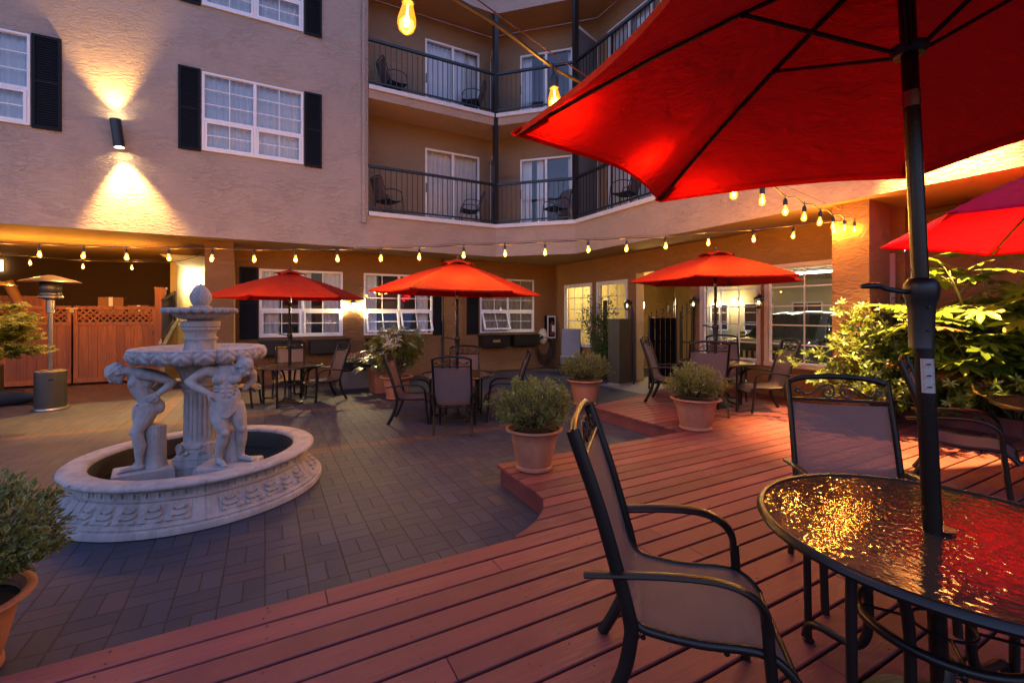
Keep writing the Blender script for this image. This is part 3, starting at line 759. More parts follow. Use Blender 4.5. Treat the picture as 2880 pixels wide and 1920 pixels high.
mb.build('deck_screws', MT['wire_dark'], deck)
# raised planting bed along the right wall
mb = MB(); mb.box(8.03,8.07,-6,3.10,0,.36); mb.box(8.0,8.10,-6,3.10,.36,.40); bed = thing('planter_bed', 'long red-stained timber planting bed at the foot of the brown wall', 'planter'); mb.build('timber_edge', MT['deck_boards'], bed)
mb = MB(); mb.grid(lambda s,t: (8.07+.68*s, -6+9.1*t, .33+.03*mnoise.noise((s*4,t*40,0))), 6, 60); mb.build('soil', MT['soil'], bed)
plain('dark_red', (.12,.012,.010), .5)
# ------------------------------------------------------------------ patio chair (faces +y)
def spline(pts, n=6):
    P = [Vector(p) for p in pts]; o = []
    for i in range(len(P)-1):
        p0, p1, p2, p3 = P[max(i-1,0)], P[i], P[i+1], P[min(i+2, len(P)-1)]
        for k in range(n):
            t = k/n
            o.append(.5*((2*p1) + (p2-p0)*t + (2*p0-5*p1+4*p2-p3)*t*t + (3*p1-p0-3*p2+p3)*t**3))
    o.append(P[-1]); return o
def patio_chair():
    t = thing('patio_chair', 'x', 'chair', group='sling patio chairs around the tables')
    bm, sf = MT['chair_metal'], MT['sling_fabric']
    hw = .265
    up = [(-.190,.36), (-.194,.42), (-.230,.56), (-.300,.80), (-.370,1.0), (-.395,1.072)]
    for s in (-1, 1):
        MB().tube(spline([(s*hw,-.33,.0),(s*hw,-.275,.10),(s*hw,-.215,.24),(s*hw,-.190,.37),(s*hw,-.192,.42)],5), .025, 8, .017, ref=(0,1,0)).build('leg', bm, t, True, 50)
        m = MB(); m.tube(spline([(s*hw,.285,0),(s*hw,.262,.20),(s*hw,.245,.38),(s*hw,.238,.49)],5), .019, 8).build('leg', bm, t, True, 50)
        a = spline([(s*hw,.238,.46),(s*(hw+.004),.226,.53),(s*(hw+.012),.180,.580),(s*(hw+.018),.09,.608),(s*(hw+.018),-.06,.604),(s*(hw+.016),-.22,.584),(s*(hw+.014),-.350,.566)],6)
        MB().tube(a, .013, 10, .027, ref=(0,0,1)).build('armrest', bm, t, True, 50)
    m = MB()
    for s in (-1, 1): m.tube(spline([(s*hw,y,z) for y, z in up],5), .025, 8, .016, ref=(0,1,0))
    m.tube(spline([(-hw,-.393,1.062),(-.18,-.397,1.090),(0,-.399,1.103),(.18,-.397,1.090),(hw,-.393,1.062)],6), .017, 8, .013)
    m.tube([(-hw,-.357,.962),(hw,-.357,.962)], .010, 8)
    bf = m.build('back_frame', bm, t, True, 50)
    m = MB(); y0 = -.351
    for s in (-1, 1):
        path = []
        for k in range(9): a = R(200 - k*45); r = .006+.0016*k; path.append((s*(.212 + r*math.cos(a)), .052 + r*math.sin(a)))
        path += [(s*.175,.026), (s*.14,.036), (s*.10,.062), (s*.06,.088), (s*.025,.084)]
        for k in range(13): a = R(170 + k*38); r = .036*(1-k/15); path.append((s*(.052 + r*math.cos(a)), .044 + r*math.sin(a)))
        m.tube(spline([(u, -.359-.035*v/.13, .965+v) for u, v in path],3), .0062, 6)
    m.build('scrollwork', bm, bf, True, 50)
    prof = spline([(-.350,.942),(-.297,.78),(-.240,.58),(-.205,.46),(-.165,.405),(-.09,.388),(.04,.380),(.16,.388),(.235,.384),(.29,.352),(.335,.30)],5)
    prof = [Vector((p[0],p[1])) for p in [(q.x,q.y) for q in spline([(a,b,0) for a,b in [(-.350,.942),(-.297,.78),(-.240,.58),(-.205,.46),(-.165,.405),(-.09,.388),(.04,.380),(.16,.388),(.235,.384),(.29,.352),(.335,.30)]],5)]]
    cut = 19
    def sling(pr, nm):
        def fn(u, v):
            x = (u-.5)*.5; i = min(int(v*(len(pr)-1)), len(pr)-2); f = v*(len(pr)-1)-i; p = pr[i].lerp(pr[i+1], f)
            sg = .009*(1-(2*u-1)**2)
            return (x, p.x - sg*.6, p.y - sg)
        return MB().grid(fn, 10, len(pr)-1).build(nm, sf, t, True)
    sling(prof[:cut+1], 'backrest'); sling(prof[cut:], 'seat')
    m = MB()
    for s in (-1, 1): m.tube([(s*.252, p.x, p.y-.006) for p in prof[12:]], .016, 8)
    m.tube([(-.25,.332,.302),(.25,.332,.302)], .010, 8); m.tube([(-.25,-.15,.36),(.25,-.15,.36)], .010, 8); m.tube([(-.25,.12,.355),(.25,.12,.355)], .010, 8)
    m.build('seat_frame', bm, t, True, 50)
    return t
chair0 = patio_chair(); used = [0]
def chair(X, Y, z, f, label):
    x, y = plan(X, Y); rz = facing(*f)
    if not used[0]: used[0] = 1; chair0.location = (x,y,z); chair0.rotation_euler = (0,0,rz); chair0['label'] = label; return chair0
    return dup(chair0, (x,y,z), rz, label)
chair(.67,1.795,ZD,(.964,-.266),'brown sling chair drawn up on the bare deck side of the closest glass table')
chair(1.90,2.46,ZD,(-.30,-.95),'brown sling chair on the far side of the closest table, backed by leafy shrubs')
chair(3.97,4.02,ZD,(.70,-.71),'pale-seated sling chair on the amber-lit boards behind the thick umbrella pole')
chair(-3.72,9.05,0,(-.72,-.69),'tan sling chair beside the fountain-side table, in front of the planter of pansies')
chair(-4.62,9.42,0,(.35,-.94),'tan sling chair with its back to the wall, behind the fountain-side table')
chair(-4.98,8.32,0,(.97,.24),'sling chair half hidden behind the right-hand fountain figure')
chair(-.83,6.62,0,(0,1),'sling chair seen squarely from behind, in front of the middle table')
chair(-1.58,7.22,0,(1,.05),'sling chair in profile at the middle table, next to the round pot of white blossom')
chair(-.86,8.0,0,(.02,-1),'sling chair with its back to the wall, across the middle table')
chair(-.12,7.36,0,(-1,-.03),'sling chair mostly hidden behind the speckled shrub on the deck corner')
chair(2.68,7.82,ZD,(.86,-.5),'sling chair on the far deck nearest the open iron gate')
chair(2.92,6.92,ZD,(.2,.98),'sling chair seen from behind at the far deck table, above the potted shrub')
chair(3.82,8.12,ZD,(-.25,-.97),'sling chair at the far deck table with its back to the shop windows')
chair(3.92,7.08,ZD,(-1,.1),'sling chair in profile at the far deck table, beside the yellow-green shrubs')

# ------------------------------------------------------------------ table
def patio_table():
    t = thing('patio_table', 'x', 'table', group='round glass patio tables')
    bm = MT['chair_metal']; r = .575
    gl = MB(); nr, na = 110, 340; R0 = r-.013
    def rip(x, y):       # rolled rain pattern: short wavy dimples
        c, s_ = math.cos(.35), math.sin(.35); a, b = (x*c+y*s_), (-x*s_+y*c)
        return 0.0013*mnoise.noise(Vector((a*38, b*66, 3.1))) + .0006*mnoise.noise(Vector((a*70, b*110, 8.7)))
    gl.v = [(0,0,.7175)] + [(R0*(i/nr)*math.cos(2*PI*k/na), R0*(i/nr)*math.sin(2*PI*k/na), .7175 + rip(R0*(i/nr)*math.cos(2*PI*k/na), R0*(i/nr)*math.sin(2*PI*k/na))) for i in range(1, nr+1) for k in range(na)]
    gl.f = [(0, 1+k, 1+(k+1)%na) for k in range(na)] + [(1+(i-1)*na+k, 1+i*na+k, 1+i*na+(k+1)%na, 1+(i-1)*na+(k+1)%na) for i in range(1, nr) for k in range(na)]
    o_ = len(gl.v); gl.v += [(R0*math.cos(2*PI*k/na), R0*math.sin(2*PI*k/na), .711) for k in range(na)]; gl.f += [tuple(o_+k for k in range(na))[::-1]]
    gl.f += [(1+(nr-1)*na+k, o_+k, o_+(k+1)%na, 1+(nr-1)*na+(k+1)%na) for k in range(na)]
    gl.build('tabletop', MT['rain_glass'], t, True, 40)
    MB().lathe([(r-.030,.700),(r-.008,.690),(r+.004,.694),(r+.010,.706),(r+.004,.722),(r-.004,.727),(r-.014,.724),(r-.016,.700)], 72).build('rim', bm, t, True, 40)
    for k in range(4):
        a = PI/4*1.15 + k*PI/2; c, s = math.cos(a), math.sin(a)
        def q(rr, z, o=0): return (rr*c - o*s, rr*s + o*c, z)
        m = MB(); m.tube(spline([q(.50,.70),q(.500,.5),q(.495,.25),q(.49,0)],5), .022, 10, .016); m.sphere(q(.49,.008), (.026,.026,.010), 8, 5)
        l = m.build('leg', bm, t, True, 50)
        MB().tube(spline([q(.49,.03,.02),q(.475,.085,.02),q(.43,.112,.02),q(.34,.118,.02),q(.275,.135,.02),q(.236,.20,.02),q(.23,.33,.02),q(.25,.5,.02),q(.33,.64,.02),q(.45,.692,.02)],5), .018, 8).build('brace', bm, l, True, 50)
    m = MB(); m.tube([(.245*math.cos(2*PI*k/40), .245*math.sin(2*PI*k/40), .385) for k in range(40)], .017, 8, closed=True); m.tube([(.09*math.cos(2*PI*k/24), .09*math.sin(2*PI*k/24), .385) for k in range(24)], .006, 6, closed=True)
    for k in range(4):
        a = k*PI/2; m.tube([(.09*math.cos(a),.09*math.sin(a),.385),(.245*math.cos(a),.245*math.sin(a),.385)], .006, 6)
    m.build('ring', bm, t, True, 50)
    m = MB(); m.lathe([(.028,.724),(.036,.724),(.036,.729),(.028,.729)], 24); m.build('pole_collar', MT['black_plastic'], t)
    return t
tab0 = patio_table()
tabs = [(1.535,1.622,ZD,.55,'glass patio table glowing with amber reflections, closest to the viewer'), (-4.2,8.6,0,.2,'glass patio table beside the fountain under the flatter red umbrella'),
        (-.886,7.35,0,.9,'glass patio table under the orange-lit middle umbrella, four chairs around it'), (3.33,7.45,ZD,.4,'glass patio table on the far deck, in front of the shop windows'), (4.74,3.72,ZD,.1,'glass patio table edge under the magenta-topped umbrella by the big leaves')]
for i, (X, Y, z, rz, lb) in enumerate(tabs):
    x, y = plan(X, Y)
    if i == 0: tab0.location = (x,y,z); tab0.rotation_euler = (0,0,rz); tab0['label'] = lb
    else: dup(tab0, (x,y,z), rz, lb)

# ------------------------------------------------------------------ umbrella
def umbrella(label, loc, rz, r=1.38, zr=2.04, rise=.47, lift=0, lean=(0,0), tip=(0,0), sag=.06, sticker=False, att=.37, phi=0, fab='canopy_red'):
    t = thing('patio_umbrella', label, 'umbrella', loc, rz, 'red market umbrellas')
    bm = MT['bronze_metal']; zr += lift
    L = lambda z: Vector((lean[0]*z, lean[1]*z, z))
    Cc = L(zr); nrm = Vector((tip[0], tip[1], 1)).normalized()
    ax = (Vector((1,0,0)) - nrm*nrm.x).normalized(); ay = nrm.cross(ax)
    apex = Cc + nrm*rise
    zc = 1.26 + lift
    # stand
    MB().lathe([(0,0),(.235,0),(.245,.012),(.235,.026),(.20,.034),(.19,.046),(.15,.052),(.13,.066),(.085,.072),(.07,.09),(.035,.10),(.033,.27),(.029,.275)], 36).build('stand', MT['black_metal'], t, True, 40)
    k = MB(); k.cyl((.03,0,.20),(.075,0,.20),.006,8); k.cyl((.075,0,.185),(.075,0,.215),.012,8); k.build('tightening_knob', MT['black_metal'], t, True)
    MB().tube([L(.05), L(zc-.05)], .0275, 20).build('lower_pole', bm, t, True, 50)
    MB().tube([L(zc+.05), L(zr+rise-.02)], .0245, 20).build('upper_pole', bm, t, True, 50)
    m = MB(); c = L(zc); m.lathe([(.029,-.175),(.034,-.175),(.034,-.17),(.036,-.17),(.035,-.165),(.037,-.10),(.038,-.04),(.043,-.01),(.049,.012),(.051,.04),(.048,.056),(.038,.072),(.026,.076)], 24, c)
    for zz in (-.11,-.03): m.sphere(c + Vector((-.01,-.043,zz)), .0045, 6, 4)
    cr = m.build('crank_housing', MT['black_plastic'], t, True, 40)
    h = MB(); h.tube(spline([c+Vector((-.045,0,.025)), c+Vector((-.085,0,.03)), c+Vector((-.12,0,.036)), c+Vector((-.145,0,.045))],5), .009, 8, .006); h.tube(spline([c+Vector((-.14,0,.045)), c+Vector((-.17,0,.048)), c+Vector((-.215,0,.044))],4), [.007,.010,.011,.012,.012,.011,.010,.008,.006], 8); h.build('crank_handle', MT['black_plastic'], cr, True, 50)
    m = MB(); m.tube([L(zr-.10), L(zr-.045)], .0262, 16); m.build('tilt_button', MT['knob_metal'], t, True, 50)
    hz = L(zr + .10 - .0); m = MB(); m.lathe([(.027,-.02),(.045,-.018),(.055,0),(.055,.014),(.04,.022),(.027,.024)], 20, hz); m.build('runner_hub', MT['black_plastic'], t, True, 40)
    m = MB(); m.lathe([(.05,-.025),(.06,-.01),(.055,.012),(.03,.02)], 20, apex - nrm*.03); m.build('top_hub', MT['black_plastic'], t, True, 40)
    fin = MB(); fin.lathe([(.014,0),(.02,.012),(.012,.026),(.02,.044),(.012,.062),(0,.07)], 12, apex + nrm*.055); fin.build('finial', MT['black_plastic'], t, True)
    def tipv(k): a = phi + k*PI/3; return ax*math.cos(a) + ay*math.sin(a)
    def ribp(k, f, dz=0):
        # the rib bows a little
        return Cc + tipv(k)*r*f + nrm*(rise*(1-f) + .035*math.sin(PI*f) + dz)
    for k in range(6):
        b = MB(); b.tube([ribp(k, f, -.016) for f in (.02,.2,.4,.6,.8,.985)], .0085, 6, .013, ref=nrm); rb = b.build('rib', bm, t, True, 50)
        s = MB(); j = ribp(k, att, -.02); s.tube([hz + (tipv(k)*.05), j], .0075, 6, .010); s.sphere(j, .014, 6, 4); s.build('strut', bm, rb, True, 50)
        pk = MB(); e = ribp(k, 1.0, -.008)
        w = (tipv(k).cross(nrm)).normalized()
        pk.add([e+w*.045-tipv(k)*.015, ribp(k,.90,-.028)+w*.03, ribp(k,.90,-.028)-w*.03, e-w*.045-tipv(k)*.015, e+tipv(k)*.02], [(0,1,2,3),(0,3,4)]); pk.build('tip_pocket', MT[fab], rb)
    m = MB(); st_ = MB(); n, q = 14, 30
    for k in range(6):
        def fn(u, v):
            f = .085 + (1-.085)*v
            a, b = ribp(k, f), ribp(k+1, f)
            p = a.lerp(b, u); w = 4*u*(1-u)
            inward = (Cc + nrm*rise*(1-f) - p); inward = inward - nrm*inward.dot(nrm)
            p = p + inward.normalized()*w*sag*r*f*f - nrm*w*.026*math.sin(PI*min(1,f*.9)) 
            p = p + nrm*.007*mnoise.noise(Vector((p.x*3+k, p.y*3, lift*9)))*w + nrm*.0035*(math.sin(v*70+k)*math.exp(-u*14)*(1-u)+math.sin(v*70+(k+1)%6)*math.exp(-(1-u)*14)*u)*min(1,v*3)
            return p
        m.grid(fn, n, q)
        # narrow hanging hem
        def hem(u, v):
            p = fn(u, 1.0); return p - nrm*.022*v + (Cc-p).normalized()*.004*v
        m.grid(hem, n, 1)
        for f_ in (.972, .984): st_.tube([fn(i/14, f_) - nrm*.0022 for i in range(15)], .0011, 4)
        for uu in (.018, .982): st_.tube([fn(uu, i/14) - nrm*.0022 for i in range(1, 15)], .0011, 4)
    cn = m.build('canopy', MT[fab], t, True, 40); st_.build('stitching', MT['dark_red'], cn)
    m = MB()
    for k in range(6):
        def vn(u, v):
            f = .02 + .20*v
            a, b = ribp(k, f, .05), ribp(k+1, f, .05); p = a.lerp(b, u); w = 4*u*(1-u)
            return p + nrm*(.018*w*v*v + .01*(1-v)) - nrm*.03*v*v*(1-w)
        m.grid(vn, 6, 4)
    m.build('vent_flap', MT[fab], cn, True, 40)
    if sticker:
        m = MB(); z0, z1 = 1.215, 1.335
        aa = R(205); m.grid(lambda u,v: L(z0+(z1-z0)*v) + Vector((.0282*math.cos(aa+u*1.5), .0282*math.sin(aa+u*1.5), 0)), 8, 4); s = m.build('warning_sticker', MT['sticker_paper'], t, True)
        g = MB(); hgt = (z1-z0)/3
        rr = .0287
        def cp(u, z): return L(z) + Vector((rr*math.cos(aa+u*1.5), rr*math.sin(aa+u*1.5), 0))
        for i in range(3):
            zc_ = z0 + hgt*(i+.5)
            g.tube([cp(.2,zc_-.012),cp(.5,zc_+.001),cp(.85,zc_+.013)], .0007, 4); 
            g.tube([cp(.15,zc_-.0135),cp(.5,zc_-.0135),cp(.9,zc_-.0135),cp(.9,zc_+.0135),cp(.5,zc_+.0135),cp(.15,zc_+.0135)], .0004, 4, closed=True)
        g.build('red_stroke', MT['red_paint'], s)
        g = MB()
        for i in range(3):
            zc_ = z0 + hgt*(i+.5); g.grid(lambda u,v: cp(.28+.5*u, zc_-.002+.006*v*math.sin(PI*u)), 8, 2); g.tube([cp(.52,zc_-.010),cp(.52,zc_)], .0004, 4)
        g.build('pictogram', MT['black_plastic'], s)
    return t
def umb(label, X, Y, z, phi_plan, **kw):
    x, y = plan(X, Y)
    return umbrella(label, (x,y,z), YAW, phi=phi_plan, **kw)
umb('huge red umbrella seen from underneath, its pole rising through the closest table', 1.535,1.622,ZD, 2.943, r=1.43, zr=2.04, lift=.284, rise=.51, lean=(-.053,-.004), tip=(-.044,.048), sag=.085, sticker=True)
umb('plain red umbrella beside the fountain, below the shuttered window', -4.2,8.6,0, R(150), r=1.37, zr=2.0, rise=.47)
umb('orange-glowing red umbrella over the middle table', -.886,7.35,0, R(190), zr=2.03, rise=.49, tip=(.02,.0))
umb('red umbrella on the far deck in front of the gate and shop windows', 3.33,7.45,ZD, R(175), zr=2.04, rise=.44)
umb('umbrella with a magenta-tinted top, cut off beside the big-leaved plant', 4.74,3.72,ZD, R(128), zr=2.04, lift=.19, rise=.58, tip=(.03,.05), fab='canopy_pink')

# ------------------------------------------------------------------ potted shrubs
def pot_mesh(r=.27, h=.40):
    return [(0,.0),(r*.60,0),(r*.66,.012),(r*.655,.035),(r*.62,.045),(r*.70,h*.35),(r*.80,h*.72),(r*.81,h*.80),(r*.83,h*.82),(r*.835,h*.90),(r*.985,h*.925),(r*1.03,h*.955),(r*1.02,h*.985),(r*.97,h),(r*.90,h*.985),(r*.86,h*.90),(r*.84,h*.84)]
def shrub_leaves(n, rx, rz, cz, L, seed):
    rnd = random.Random(seed); m = MB(); st = MB(); cm = MB()
    nb = 170
    for b in range(nb):
        u = rnd.uniform(-.45, 1); a = rnd.uniform(0, 2*PI); s = math.sqrt(max(0,1-u*u))
        d = Vector((s*math.cos(a), s*math.sin(a), u))
        k = .82 + .30*mnoise.noise(d*2.2 + Vector((seed,0,0))) + rnd.uniform(-.08,.12)
        if rnd.random() < .08: k += rnd.uniform(.06,.20)
        e = Vector((d.x*rx*k, d.y*rx*k, cz + d.z*rz*k)); o = Vector((d.x*.05, d.y*.05, cz-rz*.75))
        c1 = o.lerp(e, .5) + Vector((0,0,-.03+.05*rnd.random()))
        pth = spline([o, c1, e], 5); st.tube(pth, [.005]*4+[.003]*4+[.0015]*3, 4)
        per = n//nb
        for i in range(per):
            t = 1 - rnd.random()**1.6*.62; j = min(int(t*(len(pth)-1)), len(pth)-2); p = pth[j].lerp(pth[j+1], t*(len(pth)-1)-j)
            p = p + Vector((rnd.gauss(0,.018), rnd.gauss(0,.018), rnd.gauss(0,.014)))
            ld = (d + Vector((rnd.gauss(0,.7), rnd.gauss(0,.7), rnd.gauss(.35,.6)))).normalized()
            l = L*rnd.uniform(.7,1.3); up_ = Vector((rnd.gauss(0,.3), rnd.gauss(0,.3), 1)); cm.leaf(p, ld, up_, l, l*.56)
            q_ = p + ld*l*.12 + up_.normalized()*.0022; m.leaf(q_, ld, up_, l*.74, l*.34)
    return m, st, cm
def potted(label, loc, rz, sc=1.0, r=.27, h=.40, seed=1, rx=.40, rzz=.27, L=.030, n=6000):
    t = thing('potted_shrub', label, 'potted plant', loc, rz, 'terracotta pots of speckled shrub')
    MB().lathe(pot_mesh(r, h), 48).build('pot', MT['terracotta'], t, True, 35)
    MB().lathe([(0,h*.86),(r*.845,h*.85)], 24).build('soil', MT['soil'], t)
    m, st, cm = shrub_leaves(n, rx, rzz, h+rzz*.78, L, seed)
    m.build('foliage', MT['variegated_leaf'], t); cm.build('leaf_margins', MT['cream_margin'], t); st.build('stem', MT['bark'], t)
    t.scale = (sc,)*3; return t
x, y = plan(.215,4.42); potted('terracotta pot with a wide speckled shrub on the protruding deck corner', (x,y,ZD), .3, 1, seed=3, rx=.42, n=8500)
x, y = plan(2.40,5.95); potted('terracotta pot with a speckled shrub on the deck in front of the far table', (x,y,ZD), 1.3, 1, r=.305, h=.41, seed=5, rx=.42, rzz=.25)
x, y = plan(1.36,8.5); potted('terracotta pot with a speckled shrub on the pavers, near the climbing vine', (x,y,0.0), 2.3, 1.18, seed=8, rx=.40, rzz=.25, n=4500)
x, y = plan(-2.60,2.07); potted('half-seen terracotta pot with a sprawling speckled shrub close to the fountain rim', (x,y,0), .8, 1.0, r=.30, h=.36, seed=11, rx=.47, rzz=.30, L=.036, n=9500)

# ------------------------------------------------------------------ wall furniture
def up_down(label, loc, n, tilt=0, pw=(175,48), ang=70):
    t = thing('wall_sconce', label, 'wall light', loc, 0, 'black cylinder up-down lights on the upper walls')
    n = Vector(n); c = n*.17; tl = Vector((n.y,-n.x,0))*tilt
    a = c - Vector((0,0,.26)) - tl; b = c + Vector((0,0,.26)) + tl
    m = MB(); m.tube([a, b], .085, 28, cap=False); m.tube([b, a], .080, 28, cap=False); m.build('shade', MT['black_metal'], t, True, 50)
    m = MB(); m.cyl((0,0,-.02), n*.10 + Vector((0,0,-.02)), .028, 12); m.cyl((0,0,-.02), n*.02+Vector((0,0,-.02)), .06, 16); m.build('bracket', MT['black_metal'], t, True, 50)
    for p, q, s in ((a, (b-a).normalized(), 1), (b, (a-b).normalized(), -1)):
        g = MB(); g.cyl(p + q*.03, p + q*.04, .078, 20); g.build('lens', MT['lamp_glow'], t, True, 50)
        o = light('lamp', 'SPOT', p + q*.012, pw[0 if s > 0 else 1], (1,.54,.15), t, spot_size=R(ang), spot_blend=.75, shadow_soft_size=.05)
        o.rotation_euler = (-q).to_track_quat('-Z','Y').to_euler()
    return t
up_down('black cylinder sconce throwing two pools of amber light, between the two left shuttered windows', (-2.41,11.1,5.04), (0,-1,0), .03)
up_down('black cylinder sconce on the right wing above the leafy bed', (7.06,2.25,5.0), (-1,0,0), 0, (600,10), 60)
def lantern(label, loc, n, on=False):
    t = thing('wall_lantern', label, 'wall lantern', loc, math.atan2(n[0], -n[1]), 'black glass lanterns on the ground-floor walls')
    # local: wall at y=0, out is -y
    m = MB(); m.lathe([(0,0),(.055,0),(.055,.012),(.03,.02),(0,.02)], 20); m.v = [(a, -c, b+.02) for a, b, c in m.v]; m.tube(spline([(0,-.015,.02),(0,-.05,.07),(0,-.10,.10),(0,-.135,.085)],5), .012, 8)
    m.lathe([(0,.12),(.012,.11),(.02,.08),(.055,.06),(.085,.035),(.09,.02),(.07,.015)], 16, (0,-.135,0)); m.build('arm', MT['black_metal'], t, True, 40)
    m = MB(); m.lathe([(.085,.02),(.078,-.02),(.055,-.13),(.05,-.135)], 6, (0,-.135,0)); m.build('glass', MT['clear_glass'], t)
    m = MB()
    for k in range(6):
        a = 2*PI*k/6; m.tube([(.086*math.cos(a),-.135+.086*math.sin(a),.02),(.056*math.cos(a),-.135+.056*math.sin(a),-.13)], .0045, 5)
    m.lathe([(0,-.165),(.02,-.16),(.03,-.15),(.06,-.14),(.06,-.128),(0,-.128)], 16, (0,-.135,0)); m.build('cage', MT['black_metal'], t, True, 40)
    m = MB(); m.sphere((0,-.135,-.05), (.025,.025,.04), 10, 8); m.build('bulb', MT['lamp_glow' if on else 'lamp_glow_dim'], t, True)
    if on: light('lamp', 'POINT', (0,-.135,-.05), 38, (1,.72,.36), t, shadow_soft_size=.05)
    return t
lantern('brightly lit lantern blazing white on the wall between the two left ground-floor windows', (2.0,12.3,1.95), (0,-1,0), True)
lantern('dim glass lantern on the pier between the gate and the shop windows', (8.25,6.76,1.95), (-1,0,0))
lantern('dim glass lantern between the two car-filled shop windows', (8.25,5.28,1.95), (-1,0,0))
lantern('dim lantern half buried in the climbing vine', (8.25,8.80,1.95), (-1,0,0))
def bulkhead(label, loc, n, pw):
    t = thing('bulkhead_lamp', label, 'wall light', loc, math.atan2(n[0], -n[1]))
    m = MB(); m.box(-.06,.06,-.03,0,-.14,.14); m.build('backplate', MT['white_trim'], t); m = MB(); m.sphere((0,-.03,0), (.05,.05,.12), 12, 8); m.build('diffuser', MT['lamp_glow'], t, True)
    light('lamp', 'POINT', (0,-.11,0), pw*.17, (1,.74,.34), t, shadow_soft_size=.07)
bulkhead('glowing oval lamp on the cream lobby wall above the dark door', (-1.93,16.58,2.62), (.3,-1,0), 60)
bulkhead('glowing lamp at the mouth of the ochre passage', (8.60,8.80,1.92), (.69,-.72,0), 38)
for i, (yy, zz) in enumerate(((14.8,2.15),(13.75,2.2))):
    bulkhead(['lamp on the far cream facade beyond the driveway, leftmost behind the pane','lamp on the far cream facade beyond the driveway, between its windows'][i], (19.45,yy-4.2*i*.0,zz), (-1,0,0), 48)
# lamp in the shop room
pl = thing('ceiling_light', 'lamp glowing on the ceiling inside the two yellow windows by the vine', 'light', (9.3,10.9,2.99)); MB().lathe([(0,-.09),(.12,-.08),(.16,-.03),(.16,0)], 20).build('shade', MT['lamp_glow_dim'], pl, True); light('lamp','POINT',(0,0,-.25),11,(1,.80,.36),pl,shadow_soft_size=.15)

def ac_box(label, loc, plate):
    t = thing('wall_box', label, 'wall box', loc, 0, 'black boxes under the ground-floor windows')
    m = MB(); m.box(-.45,.45,-.30,0,-.17,.15); m.box(-.48,.48,-.33,0,.15,.175); m.build('casing', MT['black_plastic'], t)
    m = MB()
    for k in range(5): m.box(-.40,.40,-.306,-.301,-.14+.05*k,-.12+.05*k)
    m.build('grille', MT['black_metal'], t)
    if plate: m = MB(); m.box(-.12,.12,-.309,-.302,-.04,.03); m.build('label_plate', MT['brass_label'], t)
ac_box('black wall box with a small gold plate, left one under the fountain-side window', (.33,12.3,.9), True)
ac_box('plain black wall box, right one under the fountain-side window', (1.42,12.3,.9), False)
ac_box('black wall box half hidden by the blossoming shrub', (2.78,12.3,.9), False)
ac_box('black wall box with a small gold plate, beside the hose reel window', (6.0,12.3,.9), True)
ac_box('plain black wall box, closest to the hose reel', (7.05,12.3,.9), False)
# hose reel
t = thing('hose_reel', 'cream wall hose holder with coils of dark hose', 'hose reel', (7.78,12.3,.98))
m = MB(); m.lathe([(0,.0),(.20,0),(.21,.03),(.19,.09),(.12,.13),(0,.14)], 24); m.v = [(a*.85, -c, b*1.25) for a, b, c in m.v]; m.box(-.06,.06,-.17,-.10,-.1,.06); m.build('bracket', MT['beige_plastic'], t, True, 40)
m = MB()
for k in range(6):
    rr = .27+.022*k; m.tube([(rr*.85*math.sin(2*PI*j/28), -.10-.012*k-.02*math.cos(4*PI*j/28+k), -.26+rr*1.15*math.cos(2*PI*j/28)-.04*k) for j in range(28)], .014, 6, closed=True)
m.tube(spline([(.2,-.12,-.4),(.12,-.15,-.75),(-.2,-.3,-.96),(-.9,-.5,-.962),(-1.8,-.35,-.962)],6), .013, 6)
m.build('hose', MT['wire_dark'], t, True)
# extinguisher cabinet
t = thing('extinguisher_cabinet', 'white-framed fire extinguisher cabinet by the wall corner', 'extinguisher', (8.02,12.3,1.28))
m = MB(); m.box(-.16,.16,-.16,0,-.36,.36); m.build('case', MT['dark_shutter'], t)
m = MB()
for q in ((-.16,.16,.31,.36),(-.16,.16,-.36,-.31),(-.16,-.12,-.31,.31),(.12,.16,-.31,.31)): m.box(q[0],q[1],-.175,-.162,q[2],q[3])
m.build('door_frame', MT['white_trim'], t)
m = MB(); m.lathe([(0,-.25),(.075,-.25),(.075,.08),(.03,.13),(.02,.18),(0,.18)], 14, (0,-.20,0)); m.build('extinguisher', MT['dark_red'], t, True, 40); m = MB(); m.box(-.05,.05,-.285,-.276,-.14,.06); m.build('label_card', MT['white_paper'], t)
# stacked loungers
def lounger(i, label):
    x, y = 7.9, 10.95
    t = thing('folding_lounger', label, 'lounger', (x-.012*i,y-.02*i,.30+.055*i), facing(-.15,-.95), 'grey loungers stacked against the wall')
    m = MB(); m.box(-.27,.27,-.05,.62,0,.018); m.build('seat', MT['grey_fabric'], t); m = MB(); m.grid(lambda u,v: (-.27+.54*u, -.05-.16*v, .01+.78*v+.02*math.sin(PI*v)), 4, 8); m.grid(lambda u,v: (-.27+.54*u, -.065-.16*v, .01+.78*v+.02*math.sin(PI*v)), 4, 8); m.build('backrest', MT['grey_fabric'], t, True)
    m = MB()
    for s in (-1,1): m.tube([(s*.28,.62,.01),(s*.28,-.05,.01),(s*.28,-.21,.80)], .012, 6)
    m.build('frame', MT['chair_metal'], t, True, 50)
    if i == 0:
        for s in (-1,1):
            for yy in (.55,-.02): m = MB(); m.tube([(s*.28,yy,.0),(s*.28,yy+.03,-.30)], .012, 6); m.build('leg', MT['chair_metal'], t, True, 50)
for i, lb in enumerate(('bottom grey lounger of the stack by the extinguisher','second grey lounger up the stack by the extinguisher','third grey lounger up the stack by the extinguisher','topmost grey lounger of the stack by the extinguisher')): lounger(i, lb)
